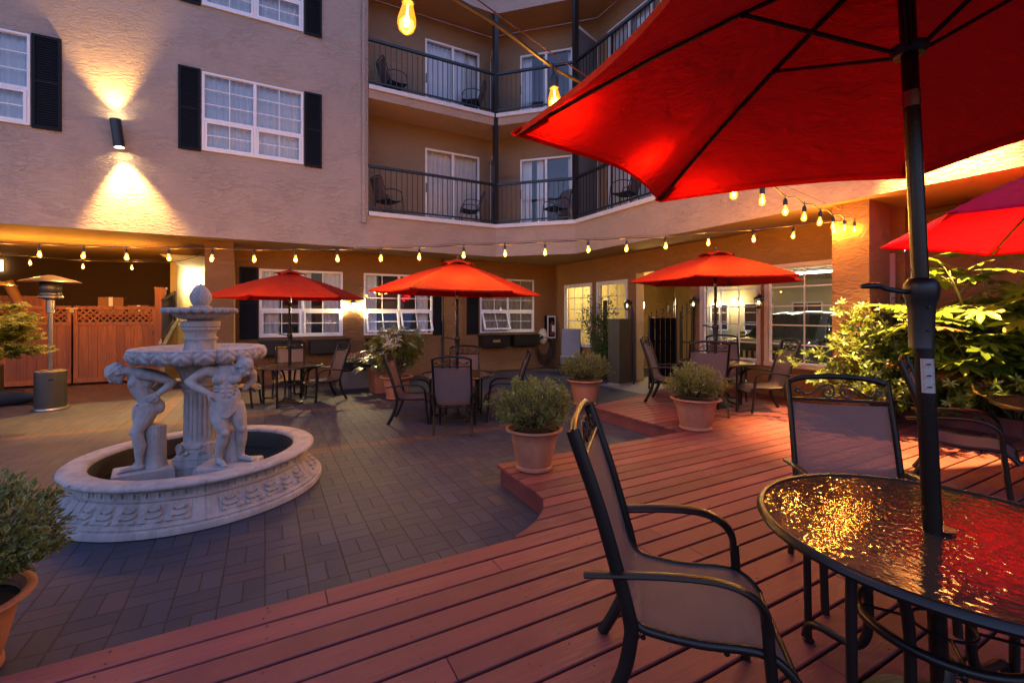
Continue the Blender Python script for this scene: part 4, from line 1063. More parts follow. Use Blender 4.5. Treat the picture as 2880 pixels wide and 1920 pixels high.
# ------------------------------------------------------------------ fountain
fx, fy = plan(-3.03, 4.43)
ft = thing('fountain', 'grey-white tiered stone fountain with a pineapple top and two bowed figures', 'fountain', (fx,fy,0))
ST = MT['cast_stone']
def gs(x, c, w): return math.exp(-((x-c)/w)**2)
NP = 6                                     # frieze panels round the basin
def basin_fn(r, z, a, i):
    if .05 < z < .33 and r > .84 and i < 90:
        seg = (a/(2*PI)*NP + .37) % 1.0
        pil = .085
        # joint between two cast sections
        if min(seg, 1-seg) < .006: r -= .008
        if seg < pil or seg > 1-pil:
            if .085 < z < .31: r += .012
        else:
            u = (seg-pil)/(1-2*pil)
            edge = min(1, min(u, 1-u)/.012)
            if .10 < z < .205:                 # acanthus sprays
                v = (z-.10)/.105; w = (u*5) % 1.0; x = abs(w-.5)*2
                fan = 0
                for kk in range(5):
                    ang = -.2 + kk*.42; px, py = x*1.15, v*.9
                    dd = abs(px*math.cos(ang) - (py-.02)*math.sin(ang)); al = px*math.sin(ang) + py*math.cos(ang)
                    fan = max(fan, gs(dd,0,.10)*(1 if .05 < al < .95 else .15))
                sh = .5+.5*math.sin((math.hypot(x*.8, v-1.15))*17)
                hh = fan*.8 if x > .42 else sh*.8*(1-.4*x)
                body = min(1, 1.6*(1 - abs(v-.5)*1.3 + .25*math.cos(w*2*PI)))
                r += edge*(.004 + .042*hh*max(0, body))
                r -= (1-edge)*.0
            elif .235 < z < .29:               # small dart holes
                w = (u*9) % 1.0
                r += .004*(abs(w-.5) < .36)*edge
                if abs(w-.5) < .08 and .245 < z < .28: r -= .016
    return r, z
prof = [(1.07,0),(1.085,.008),(1.085,.05),(1.078,.058),(1.06,.062),(1.062,.076),(1.05,.083),(1.035,.086)]
prof += [(1.03-.115*((k/40)**.75), .09+.125*k/40) for k in range(41)]
prof += [(.922,.219),(.925,.226),(.908,.232)] + [(.902-.004*k/8, .236+.054*k/8) for k in range(9)] + [(.905,.296),(.92,.302),(.945,.308),(.96,.318)]
n0 = len(prof)
prof += [(.992,.326),(1.008,.340),(1.006,.356),(.992,.366),(.95,.372),(.86,.372),(.825,.366),(.812,.352),(.81,.335)]
def bf(r, z, a, i): return basin_fn(r, z, a, i) if i < n0 else ((r - (.006 if min(((a/(2*PI)*NP+.37)%1), 1-((a/(2*PI)*NP+.37)%1)) < .004 and z > .3 else 0)), z)
m = MB().lathe(prof, 1700, fn=bf); m.f = [f for f in m.f if len(f) < 100]; m.build('basin', ST, ft, True, 60)
m = MB().lathe([(.811,.337),(.805,.30),(.80,.06),(0,.06)], 72); m.f = [f for f in m.f if len(f) < 60]; m.build('basin_lining', MT['basin_lining'], ft, True, 40)
m, nt = newmat('dark_water'); nn = noise(nt, objco(nt), 14, 2); out(nt, bsdf(nt, (.006,.007,.008), .04, 0, bump(nt, nn, .006), Specular_IOR_Level=.6)); MT['dark_water'] = m
MB().grid(lambda u,v: (.80*u*math.cos(2*PI*v), .80*u*math.sin(2*PI*v), .17), 6, 48).build('water', MT['dark_water'], ft)
# pedestal (square, turned) and fluted column
ra = R(-16)
def sq_stack(mb, levels):
    ca, sa = math.cos(ra), math.sin(ra)
    vs = []; fs = []
    for h, z in levels: vs += [(x*ca-y*sa, x*sa+y*ca, z) for x, y in ((-h,-h),(h,-h),(h,h),(-h,h))]
    for i in range(len(levels)-1):
        for k in range(4): l = (k+1)%4; fs.append((i*4+k, i*4+l, (i+1)*4+l, (i+1)*4+k))
    fs.append(tuple(len(vs)-4+k for k in range(4))); mb.add(vs, fs)
m = MB(); sq_stack(m, [(.245,.06),(.245,.235),(.252,.24),(.250,.252),(.235,.258),(.230,.265),(.230,.315),(.240,.322),(.238,.338),(.218,.343)]); sq_stack(m, [(.215,.343),(.212,.36),(.20,.365),(.19,.40),(.192,.405),(.19,.425),(.17,.43)])
for k in range(4):                                      # corner shells
    a = ra + PI/4 + k*PI/2
    for j in range(7):
        b = -.9 + j*.3; d = Vector((-math.sin(a), math.cos(a), 0))*math.sin(b) + Vector((0,0,1))*math.cos(b)
        o = Vector((.265*math.cos(a), .265*math.sin(a), .355)); m.capsule(o, .012, o + d*.095 - Vector((math.cos(a),math.sin(a),0))*.015*math.cos(b), .016, 6)
    sd = Vector((math.cos(a+PI/2), math.sin(a+PI/2), 0))
    for s in (-1,1):
        for j in range(3): o = Vector((.22*math.cos(a), .22*math.sin(a), .36+.01*j)) + sd*s*(.05+.035*j); m.sphere(o, (.026,.026,.016), 8, 5)
m.build('pedestal', ST, ft, True, 35).scale = (.72,.72,1)
def col_fn(r, z, a, i):
    if .47 < z < .93: r -= .013*max(0, math.sin(a*22))**.6 * min(1, (z-.47)/.03, (.93-z)/.03)
    return r, z
prof = [(.20,.42),(.20,.445),(.185,.45),(.175,.46)] + [(.172-.008*k/14, .465+.47*k/14) for k in range(15)] + [(.175,.945),(.185,.955),(.185,.975),(.172,.982),(.192,.99),(.198,1.005),(.192,1.02),(.175,1.028),(.185,1.04),(.19,1.06)]
MB().lathe(prof, 264, fn=col_fn).build('column', ST, ft, True, 50).scale = (.82,.82,1)
def flare_fn(r, z, a, i):
    if 1.06 < z < 1.215: r *= 1 + .045*abs(math.sin(a*12))*min(1,(z-1.06)/.04)*min(1,(1.215-z)/.03) - .02
    if z > 1.235 and r > .60:                 # acanthus lip
        w = (a/(2*PI)*20) % 1; x = abs(w-.5)*2; v = (z-1.235)/.125
        lobe = max(0, math.cos(x*PI*.5)); cut = abs(math.sin(x*PI*3.2))
        hh = (.9*lobe**.4)*(.65+.35*cut) - (.5 if x > .86 else 0)
        r += .022*hh*(1-abs(v-.45)*1.1)
        if v < .45: z -= .035*lobe**.6*(.75+.25*cut)*(1-v/.45)
        r += .006*math.sin(v*14+x*7)
    return r, z
prof = [(.19,1.055),(.20,1.075),(.205,1.10),(.215,1.13),(.235,1.165),(.27,1.195),(.33,1.215),(.45,1.232),(.58,1.245),(.625,1.25),(.645,1.255),(.66,1.268)]
prof += [(.668+.014*math.sin(PI*k/14), 1.272+.075*k/14) for k in range(15)] + [(.672,1.352),(.655,1.362),(.63,1.368),(.60,1.366),(.58,1.355),(.50,1.325),(.3,1.31),(.0,1.305)]
MB().lathe(prof, 600, fn=flare_fn).build('lower_bowl', ST, ft, True, 50).scale = (.815,.815,1)
def stem_fn(r, z, a, i):
    if z < 1.46: r *= 1 + .05*math.sin(a*8)*min(1, (1.46-z)/.04)
    return r, z
MB().lathe([(.17,1.30),(.165,1.36),(.155,1.40),(.15,1.43),(.158,1.455),(.172,1.46),(.172,1.475),(.155,1.485),(.15,1.50),(.158,1.53),(.178,1.55),(.19,1.56),(.19,1.575),(.182,1.58),(.196,1.59),(.198,1.632),(.19,1.64),(.12,1.645)], 128, fn=stem_fn).build('stem', ST, ft, True, 40).scale = (.83,.83,.985)
def up_fn(r, z, a, i):
    if 1.65 < z < 1.72: r *= 1 + .05*abs(math.sin(a*12)) - .03
    if z > 1.725 and r > .30: w = (a/(2*PI)*22) % 1; r += .022*abs(math.sin(w*PI)) - .006 + .006*math.sin(w*PI*5); z -= .012*abs(math.sin(w*PI))*(z < 1.75)
    return r, z
MB().lathe([(.12,1.64),(.135,1.655),(.20,1.665),(.25,1.685),(.28,1.71),(.29,1.722),(.335,1.728),(.355,1.738),(.36,1.752),(.35,1.764),(.33,1.77),(.30,1.768),(.24,1.755),(.1,1.75),(0,1.75)], 420, fn=up_fn).build('upper_bowl', ST, ft, True, 50).scale = (.83,.83,.985)
def pine_fn(r, z, a, i):
    t = (z-1.75)/.24
    if t < .18: return r*(1 + .10*abs(math.sin(a*5 + .5*math.sin(t*30)))), z
    q = t*8
    s1 = math.sin(a*6 + q*2.2); s2 = math.sin(a*6 - q*2.2)
    return r*(1 + .065*(abs(s1*s2)**.5) - .02), z
prof = [(.09,1.75),(.098,1.765),(.10,1.785)] + [(.104*math.sin(.62+ (PI-.62)*k/44)**.82, 1.79+.205*k/44) for k in range(1,44)] + [(0,1.997)]
pa = MB().lathe(prof, 160, fn=pine_fn).build('pineapple', ST, ft, True, 60); pa.scale = (.86,.86,1.06); pa.location.z = -.135

def sculpt(name, mb, parent, vox=.0062, loc=(0,0,0), rz=0):
    o = mb.build(name, ST, parent, True); o.location = loc; o.rotation_euler = (0,0,rz)
    r = o.modifiers.new('fuse', 'REMESH'); r.mode = 'VOXEL'; r.voxel_size = vox; r.use_smooth_shade = True
    s = o.modifiers.new('soften', 'SMOOTH'); s.factor = .5; s.iterations = 3
    return o
def limb(m, pts):                 # pts: (pos, radius)
    for (p, a), (q, b) in zip(pts, pts[1:]): m.capsule(p, a, q, b, 12)
def hand(m, w, d, spread, curl, r=.0085):
    """palm at w pointing along d, four fingers side by side along spread, thumb off the side"""
    w, d, s, c = Vector(w), Vector(d).normalized(), Vector(spread).normalized(), Vector(curl).normalized()
    for k in (-1.5,-.5,.5,1.5): m.capsule(w + s*k*.008, .013, w + d*.045 + s*k*.012, .011, 8)
    for k, L in ((-1.5,.040),(-.5,.052),(.5,.055),(1.5,.047)):
        b = w + d*.048 + s*k*.0145; e = b + d*L*.55 + c*.004 + s*k*.003; m.capsule(b, r, e, r*.92, 8); m.capsule(e, r*.92, e + (d*.7+c*.5)*L*.5 + s*k*.002, r*.75, 8)
    b = w + d*.012 - s*.022; e = b + (d*.5 - s*.9)*.03; m.capsule(b, .011, e, .010, 8); m.capsule(e, .010, e + d*.028, .008, 8)
def head(m, c, look, upv, s=1.0, beard=True):
    c, f = Vector(c), Vector(look).normalized(); u = Vector(upv); u = (u - f*u.dot(f)).normalized(); r = f.cross(u)
    def P(x, y, z): return c + r*x*s + f*y*s + u*z*s
    Mx = Matrix((r, f, u)).transposed()
    m.sphere(P(0,-.012,.012), (.062*s,.074*s,.068*s), 16, 12, Mx)           # skull
    m.sphere(P(0,.022,-.028), (.046*s,.048*s,.056*s), 12, 9, Mx)            # face
    m.sphere(P(0,.040,-.066), (.030*s,.026*s,.024*s), 10, 8, Mx)            # chin
    m.capsule(P(0,.066,.010), .007*s, P(0,.080,-.022), .011*s, 8)           # nose
    m.capsule(P(-.034,.056,.014), .009*s, P(.034,.056,.014), .009*s, 8)     # brow
    for k in (-1,1):
        m.sphere(P(k*.021,.058,-.002), .008*s, 8, 6); m.sphere(P(k*.060,-.004,-.012), (.008*s,.015*s,.022*s), 8, 6, Mx); m.sphere(P(k*.030,.046,-.030), .014*s, 8, 6)
    m.capsule(P(-.015,.068,-.042), .006*s, P(.015,.068,-.042), .006*s, 8); m.capsule(P(-.012,.067,-.052), .006*s, P(.012,.067,-.052), .006*s, 8)
    for k in range(15):                                                      # hair band and locks
        a = PI*2*k/15; m.capsule(P(.060*math.sin(a), -.010+.070*math.cos(a), .020+.012*math.cos(a)), .010*s, P(.060*math.sin(a+.42), -.010+.070*math.cos(a+.42), .020+.012*math.cos(a+.42)), .010*s, 6)
    rnd = random.Random(4)
    for k in range(46):
        a = rnd.uniform(0,2*PI); e = rnd.uniform(.35,1.5); d = Vector((math.cos(e)*math.sin(a)*.062, math.cos(e)*math.cos(a)*.072-.012, .012+math.sin(e)*.068)); g = d*1.0 + Vector((.018*math.cos(a),-.012,-.012))
        m.capsule(P(*d), .009*s, P(*g), .007*s, 6)
    for k in range(12):
        a = rnd.uniform(1.7,4.6); m.capsule(P(.058*math.sin(a), .062*math.cos(a)-.014, 0), .012*s, P(.052*math.sin(a), .058*math.cos(a)-.016, -.045), .009*s, 6)
    if beard:
        for k in range(16):
            x = rnd.uniform(-.034,.034); m.capsule(P(x, .050-abs(x)*.5, -.058-abs(x)*-.4), .010*s, P(x*.8, .052, -.092+abs(x)*.6), .007*s, 6)
# --- figure in profile, hand on hip
m = MB(); V = Vector
limb(m, [((.022,.0,.585),.082),((-.012,.0,.65),.072),((-.045,0,.735),.082),((-.052,0,.80),.085),((-.05,.0,.85),.066)])
m.sphere((-.092,-.035,.785), (.045,.05,.048), 10, 8); m.sphere((-.092,.045,.785), (.045,.05,.048), 10, 8)          # pectorals
for z in (.735,.70,.665): m.sphere((-.098+.02*(.735-z)/.07,-.022,z), (.020,.024,.019), 8, 6); m.sphere((-.098+.02*(.735-z)/.07,.026,z), (.020,.024,.019), 8, 6)
m.sphere((.005,-.05,.80), (.055,.04,.07), 10, 8); m.sphere((.01,.05,.80), (.055,.04,.07), 10, 8)                       # shoulder blades
m.sphere((.075,-.045,.545), (.062,.058,.066), 12, 8); m.sphere((.075,.05,.55), (.062,.058,.066), 12, 8)                # buttocks
limb(m, [((-.055,0,.855),.048),((-.12,.0,.885),.045),((-.165,0,.885),.048)])                                             # neck
head(m, (-.215,.0,.875), (-.62,-.12,-.78), (-.78,0,.62), 1.0)
limb(m, [((-.035,-.085,.86),.048),((.055,-.115,.835),.042),((.115,-.125,.81),.038),((.190,-.12,.775),.031)])             # near arm
limb(m, [((.190,-.12,.775),.031),((.15,-.13,.735),.035),((.085,-.125,.685),.024)]); hand(m, (.075,-.118,.675), (-.80,-.05,-.5), (-.5,0,.8), (0,.9,-.2))
limb(m, [((-.03,.085,.86),.046),((.05,.12,.84),.04),((.14,.13,.80),.034),((.11,.12,.73),.03),((.04,.10,.69),.024)])       # far arm
limb(m, [((.015,-.042,.53),.078),((-.025,-.048,.44),.068),((-.068,-.05,.345),.047),((-.055,-.05,.27),.048),((-.045,-.05,.215),.049),((-.052,-.05,.12),.033),((-.050,-.05,.06),.029)])
m.sphere((-.095,-.05,.345), (.03,.034,.036), 10, 8)
limb(m, [((-.040,-.05,.028),.030),((-.11,-.055,.026),.026),((-.17,-.06,.018),.019)])
for k in range(5): m.capsule((-.165,-.078+.011*k,.014), .009, (-.200+.004*k,-.082+.012*k,.009), .007, 6)
limb(m, [((.03,.05,.53),.076),((.0,.055,.44),.064),((-.035,.06,.34),.045),((-.01,.065,.21),.045),((.0,.065,.06),.028),((-.08,.07,.02),.022)])
for k in range(7):                                                                                                        # drape round the hips
    z = .60-.014*k; m.tube(spline([(.095-.005*k,-.075,z+.035),(.03,-.100,z+.0),(-.05,-.088,z-.030-.006*k),(-.085,-.03,z-.05-.01*k),(-.08,.05,z-.03)],4), .013, 6)
for k in range(6): m.tube(spline([(-.075+.006*k,-.065+.02*k,.59),(-.090+.004*k,-.066+.02*k,.50),(-.078+.01*k,-.06+.02*k,.42-.01*(k%3))],4), .014, 6)
vx, vy = -.42, -.27
def at_f(X, Y):  # offset on the survey grid -> fountain local
    return plan(X, Y)
ox, oy = at_f(-.31,-.27)
s1 = sculpt('statue', m, ft, .0060, (ox,oy,.285), R(10)); s1.scale = (1.0,1.10,1); s1['label'] = 'bowed male figure in profile, one hand on the hip'
m = MB(); m.add([(-.245,-.15,-.10),(.205,-.15,-.10),(.205,.15,-.10),(-.245,.15,-.10),(-.24,-.145,-.006),(.20,-.145,-.006),(.20,.145,-.006),(-.24,.145,-.006),(-.225,-.13,.002),(.185,-.13,.002),(.185,.13,.002),(-.225,.13,.002)],[(0,1,5,4),(1,2,6,5),(2,3,7,6),(3,0,4,7),(4,5,9,8),(5,6,10,9),(6,7,11,10),(7,4,8,11),(8,9,10,11)]); m.build('plinth', ST, s1)
m = MB(); m.tube([(.062,.0,-.01),(.062,0,.05),(.066,0,.36),(.070,0,.385)], [.098,.086,.080,.076], 20); m.build('stump', ST, s1, True, 50)
m = MB(); m.lathe([(0,-.19),(.26,-.19),(.27,-.16),(.25,-.12),(0,-.11)], 36, (-.03,0,0)); m.build('footing', ST, s1, True, 40)
# --- figure facing the viewer
m = MB()
limb(m, [((-.015,.0,.545),.088),((-.018,.0,.62),.080),((-.022,-.005,.70),.090),((-.024,.0,.775),.098),((-.03,.02,.83),.085)])
m.sphere((-.075,-.068,.770), (.058,.040,.045), 12, 8); m.sphere((.045,-.070,.765), (.058,.040,.045), 12, 8)
for z in (.70,.66,.62):
    for x in (-.045,.010): m.sphere((x,-.078,z), (.026,.018,.020), 8, 6)
for s in (-1,1):
    for j in range(3): m.sphere((-.02+s*.078,-.045,.70-.03*j), (.024,.026,.012), 8, 5)
limb(m, [((-.125,.0,.835),.054),((-.157,-.005,.850),.050)]); limb(m, [((.07,.0,.835),.056),((.11,-.0,.835),.052)])
limb(m, [((-.165,-.005,.852),.048),((-.225,-.01,.815),.042),((-.300,-.02,.762),.033)]); limb(m, [((-.300,-.02,.762),.032),((-.245,-.045,.715),.036),((-.160,-.072,.662),.025)]); hand(m, (-.150,-.080,.655), (.80,-.05,-.42), (.42,0,.85), (.1,.5,-.8))
limb(m, [((.12,.005,.84),.048),((.19,.03,.80),.040),((.20,.05,.73),.033),((.13,.03,.66),.028)])
limb(m, [((.05,-.0,.845),.050),((.095,-.03,.868),.046)])
head(m, (.130,-.055,.872), (.55,-.66,-.62), (.50,-.05,.80), 1.0)
limb(m, [((-.065,-.005,.50),.084),((-.065,-.03,.40),.072),((-.030,-.055,.29),.050),((-.052,-.040,.20),.050),((-.075,-.02,.10),.034),((-.078,-.015,.045),.030)]); m.sphere((-.030,-.09,.285), (.034,.026,.036), 10, 8)
limb(m, [((-.078,-.02,.028),.030),((-.05,-.085,.026),.026),((-.035,-.13,.018),.020)])
for k in range(5): m.capsule((-.052+.011*k,-.135,.014), .009, (-.052+.013*k,-.160+.004*abs(k-1),.009), .007, 6)
limb(m, [((.050,-.0,.50),.084),((.075,-.015,.41),.070),((.103,-.03,.305),.048),((.100,-.015,.21),.050),((.098,.0,.11),.034),((.098,.0,.05),.030)]); m.sphere((.104,-.062,.302), (.033,.026,.036), 10, 8)
limb(m, [((.10,-.005,.030),.030),((.145,-.05,.026),.026),((.178,-.075,.018),.020)])
for k in range(5): m.capsule((.170+.006*k,-.085+.009*k,.014), .009, (.188+.008*k,-.105+.012*k,.009), .007, 6)
for k in range(8):
    z = .615-.010*k; m.tube(spline([(-.125,-.030,z+.02),(-.085,-.078,z-.004-.004*k),(-.02,-.100,z-.040-.011*k),(.045,-.085,z-.015-.006*k),(.080,-.03,z+.035)],4), .013, 6)
for k in range(5): m.tube(spline([(-.115-.003*k,-.03+.02*k,.60),(-.128,-.02+.02*k,.54),(-.118-.006*k,-.015+.02*k,.475)],4), .016, 6)
for k in range(4): m.tube(spline([(.075,-.05+.02*k,.66),(.085,-.045+.02*k,.60),(.080,-.04+.02*k,.55)],4), .013, 6)
ox, oy = at_f(.42,-.24)
s2 = sculpt('statue', m, ft, .0060, (ox,oy,.325), R(3)); s2.scale = (1.0,1.10,1); s2['label'] = 'bowed male figure facing forward with a draped cloth, elbow out'
m = MB(); m.add([(x,y,z) for z, e in ((-.095,0),(-.008,.004),(.002,.016)) for x, y in ((-.22+e,-.18+e),(.25-e,-.18+e),(.25-e,.16-e),(-.22+e,.16-e))],[(0,1,5,4),(1,2,6,5),(2,3,7,6),(3,0,4,7),(4,5,9,8),(5,6,10,9),(6,7,11,10),(7,4,8,11),(8,9,10,11)]); p2 = m.build('plinth', ST, s2)
p2.rotation_euler = (0,0,R(-22))
m = MB(); m.tube([(.03,.06,-.01),(.03,.055,.05),(.028,.05,.27),(.03,.045,.30)], [.09,.075,.068,.06], 18); m.build('stump', ST, s2, True, 50)
m = MB(); m.lathe([(0,-.20),(.24,-.20),(.24,-.12),(0,-.095)], 36); m.build('footing', ST, s2, True, 40)

# ------------------------------------------------------------------ string lights
def make_bulb():
    m = MB(); m.lathe([(0,-.062),(.010,-.060),(.019,-.052),(.0235,-.038),(.0225,-.022),(.017,-.002),(.0135,.012),(.0125,.022)], 18)
    b = m.build('bulb', MT['bulb_envelope'], None, True)
    m = MB(); m.lathe([(.0145,.016),(.0165,.018),(.0165,.052),(.0135,.062),(.008,.070),(.004,.074),(.003,.105)], 14); m.build('socket', MT['black_plastic'], b, True, 40)
    m = MB(); m.lathe([(0,-.046),(.006,-.043),(.009,-.036),(.007,-.026),(.003,-.012),(.0018,.014)], 10); m.build('filament', MT['bulb_core'], b, True)
    return b
bulb0 = make_bulb(); first = [True]
def string(label, wire, bulbs, power, sup=None, lights=True):
    t = thing('string_lights', label, 'string lights', group='festoon strings of clear bulbs')
    MB().tube(spline(wire, 6), .0078, 6).build('cord', MT['wire_dark'], t, True)
    if sup: MB().tube(sup, .0028, 5).build('support_wire', MT['wire_red'], t, True)
    for i, p in enumerate(bulbs):
        if first[0]: b = bulb0; b.parent = t; b.location = p; first[0] = False
        else: b = dup_tree(bulb0, t); b.location = p
        b.scale = (1.22,)*3; b.rotation_euler = (random.uniform(-.06,.06), random.uniform(-.06,.06), random.uniform(0,6))
        if lights and power: light('bulb_light', 'POINT', p + Vector((0,0,-.03)), power, WARM, None, shadow_soft_size=.035).parent = t
    return t
def W3(X, Y, z): x, y = plan(X, Y); return Vector((x,y,z))
F = 1045.
def along(D, px, z): return W3((px-1176)/F*D, D, z)
px1 = [-6,91,192,291,388,487,584,679,775,875,963,1065,1160,1252,1351,1439,1529,1627,1731,1822,1915]
py1 = [580,585,588,591,593,594,596,596,595,594,591,587,583,580,574,572,566,558,550,542,531]
b1 = [along(6.5, a, 1.68+(722-b)/F*6.5+.032) for a, b in zip(px1, py1)]
w1 = [b1[0]+V((-.9,.5,.24))] + [p+V((0,0,.105+.012*(i%2))) for i, p in enumerate(b1)] + [along(6.45,1962,3.04)]
string('long festoon string sagging across the whole courtyard in front of the umbrellas', w1, b1, PB, [p+V((0,0,.024)) for p in w1])
b2 = [along(9.05,-48,2.80), along(9.4,69,2.77), along(9.8,191,2.735), along(10.2,303,2.755)]
w2 = [along(8.6,-200,3.05)] + [p+V((0,0,.11)) for p in b2] + [along(10.4,412,2.90), along(9.85,505,3.12)]
string('short second string with three lower bulbs, over the patio heater', w2, b2, PB*2.1, [p+V((0,0,.03)) for p in w2])
b3 = [W3(-.326,1.42,2.61+.02), W3(.181,1.95,2.607+.02), W3(.68,2.43,2.585), W3(1.197,2.95,2.60)]
zz = {3:2.583,4:2.637,5:2.645,6:2.677,7:2.714,8:2.746,9:2.80,10:2.86}
for k in range(3, 11): f = (k-2)/8; b3.append(W3(1.197+(4.74-1.197)*f, 2.95+(6.3-2.95)*f, zz[k]+.02))
w3 = [W3(-.75,1.0,2.80), b3[0]+V((0,0,.125))] 
for p, q in zip(b3, b3[1:]): w3 += [(p*.5+q*.5)+V((0,0,.135)), q+V((0,0,.108))]
w3.append(W3(4.82,6.37,2.99))
string('festoon string swooping overhead from the viewer past the big umbrella to the column', w3, b3, PB*.36, [p+V((0,0,.055)) for p in (w3[0], w3[3], w3[7], w3[-1])])

# ------------------------------------------------------------------ patio heaters
def heater(label, X, Y):
    x, y = plan(X, Y); t = thing('patio_heater', label, 'heater', (x,y,0), 0, 'stainless mushroom patio heaters'); t.scale = (.79,.79,1)
    m = MB(); m.lathe([(0,0),(.30,0),(.31,.02),(.29,.045),(.265,.05)], 48); m.build('base_plate', MT['steel'], t, True, 40)
    m = MB(); m.lathe([(.265,.05),(.268,.06),(.268,.66),(.275,.665),(.27,.685),(.20,.70),(.05,.715),(.045,.72)], 48)
    b = m.build('tank_housing', MT['steel_panel'], t, True, 35)
    h = MB()
    for row in (.14,.50,.60):
        for k in range(40): a = 2*PI*k/40; h.sphere((.2685*math.cos(a),.2685*math.sin(a),row), (.006,.006,.006), 6, 4)
    a = R(-75); h.obox((.262*math.cos(a)-.06,.262*math.sin(a)-.012,.53),(.12,0,0),(0,.014,0),(0,0,.028)); h.build('vent_holes', MT['black_metal'], b)
    MB().tube([(0,0,.71),(0,0,1.72)], .04, 20).build('pole', MT['steel'], t, True, 50)
    MB().lathe([(.04,1.70),(.075,1.71),(.075,1.93),(.085,1.94),(.20,1.965),(.215,1.975),(.215,1.99),(.19,2.0),(.192,2.03),(.20,2.04),(.20,2.05)], 36).build('burner', MT['steel'], t, True, 35)
    m = MB(); m.lathe([(.185,2.05),(.185,2.235)], 36); m.lathe([(.182,2.235),(.182,2.05)], 36); m.build('emitter_screen', MT['steel_panel'], t, True)
    MB().lathe([(0,2.225),(.18,2.24),(.36,2.262),(.50,2.255),(.52,2.248),(.50,2.262),(.36,2.30),(.18,2.345),(.06,2.372),(0,2.374)], 56).build('reflector_hood', MT['steel'], t, True, 40)
HS = (.78,.78,1.0)
heater('steel mushroom heater standing in front of the cedar gate', -8.16,8.05)
heater('steel mushroom heater of which only the hood edge shows at the picture border', -10.25,8.9)

# ------------------------------------------------------------------ cedar gate and yard clutter
def fence(label, x0, x1, y, panels):
    t = thing('cedar_gate', label, 'gate', (0,0,0))
    for a, b in panels:
        m = MB(); m.box(a,b,y-.03,y,1.42,1.50); m.box(a,b,y-.03,y,1.80,1.88); m.box(a,b,y-.035,y-.002,.06,.18); m.box(a,a+.09,y-.032,y-.003,.18,1.42); m.box(b-.09,b,y-.032,y-.003,.18,1.42); m.box(a,a+.07,y-.03,y,1.5,1.8); m.box(b-.07,b,y-.03,y,1.5,1.8)
        lf = m.build('gate_leaf', MT['cedar'], t)
        m = MB(); n = max(2, round((b-a-.18)/.165)); w = (b-a-.18)/n
        for i in range(n): m.box(a+.09+w*i+.002, a+.09+w*(i+1)-.002, y-.018, y-.001+random.uniform(0,.003), .18, 1.42)
        m.build('boards', MT['cedar'], lf)
        m = MB(); L = .30; stp = .125
        k = a+.07-L
        while k < b-.07:
            for s, dy in ((1,-.012),(-1,-.006)):
                u0, u1 = (k, k+L) if s > 0 else (k+L, k); v0, v1 = 1.5, 1.8
                lo, hi = a+.07, b-.07
                p, q = Vector((u0,0,v0)), Vector((u1,0,v1))
                d = q-p; t0, t1 = 0, 1
                for bound, sg in ((lo,1),(hi,-1)):
                    f = (bound-p.x)/d.x
                    if (p.x-bound)*sg < 0: t0 = max(t0, f)
                    if (q.x-bound)*sg < 0: t1 = min(t1, f)
                if t1-t0 > .05: P_, Q_ = p+d*t0, p+d*t1; m.bar((P_.x,y+dy,P_.z),(Q_.x,y+dy,Q_.z), .006, .034, (0,0,1))
            k += stp
        m.build('lattice', MT['cedar'], lf)
    m = MB()
    m.box(-4.10,-3.88,y-.045,y-.035,1.80,1.84); m.box(-4.03,-3.95,y-.06,y-.04,1.72,1.81); m.build('latch', MT['brass_label'], t)
    return t
GY = 14.4
fence('red-brown cedar double gate with a lattice band, beneath the left bulbs', -8, -2.4, GY, [(-8.7,-6.40),(-6.37,-4.01),(-3.97,-2.42)])
pst = thing('gate_post', 'thick timber post at the right end of the cedar gate', 'post', (-2.25,13.95,0)); m = MB(); m.box(-.10,.10,-.09,.09,0,2.30); m.build('post', MT['cedar'], pst); m = MB(); m.box(-.115,.115,-.105,.105,2.30,2.34); m.build('cap', MT['cedar'], pst)
t = thing('board_screen', 'taller plank screen rising behind the cedar gate', 'fence', (0,0,0)); m = MB()
for k in range(20): m.box(-8.9+.22*k,-8.685+.22*k,15.0,15.03,0,2.12)
m.build('boards', MT['cedar'], t)
t = thing('stair_wall', 'low sloping wall with a dark iron handrail beside the lit lobby', 'wall', (0,0,0)); m = MB()
m.add([(-2.15,13.2,0),(-2.05,13.2,0),(-2.05,15,0),(-2.15,15,0),(-2.15,13.2,.95),(-2.05,13.2,.95),(-2.05,15,1.5),(-2.15,15,1.5)],[(0,1,5,4),(1,2,6,5),(2,3,7,6),(3,0,4,7),(4,5,6,7)]); m.build('parapet', MT['ochre_wall'], t)
m = MB(); m.obox((-2.18,13.17,.95),(.16,0,0),(0,1.83,.56),(0,0,.05)); m.build('coping', MT['concrete'], t)
m = MB(); m.bar((-2.1,13.2,2.0),(-2.1,15,2.3),.05,.04); m.bar((-2.1,13.2,1.12),(-2.1,15,1.66),.04,.03)
for k in range(16): f = k/15; m.bar((-2.1,13.2+1.8*f,1.0+.55*f),(-2.1,13.2+1.8*f,2.0+.3*f),.016,.016,(0,1,0))
m.build('handrail', MT['black_metal'], t)
m = MB(); m.box(-2.04,-1.1,12.7,13.1,0,.16); t = thing('black_step', 'low black step at the foot of the lit lobby', 'step', (0,0,0)); m.build('tread', MT['black_plastic'], t); m = MB(); m.box(-2.05,-1.09,12.68,13.12,.16,.18); m.build('nosing', MT['concrete'], t)
t = thing('storage_shelf', 'plain timber storage rack behind the cedar gate', 'shelf', (0,0,0)); m = MB(); m.box(-5.4,-2.6,15.1,15.7,1.66,1.70)
for xx in (-5.35,-4.0,-2.7):
    for yy in (15.12,15.64): m.box(xx,xx+.05,yy,yy+.05,0,1.66)
m.build('frame', MT['cedar'], t)
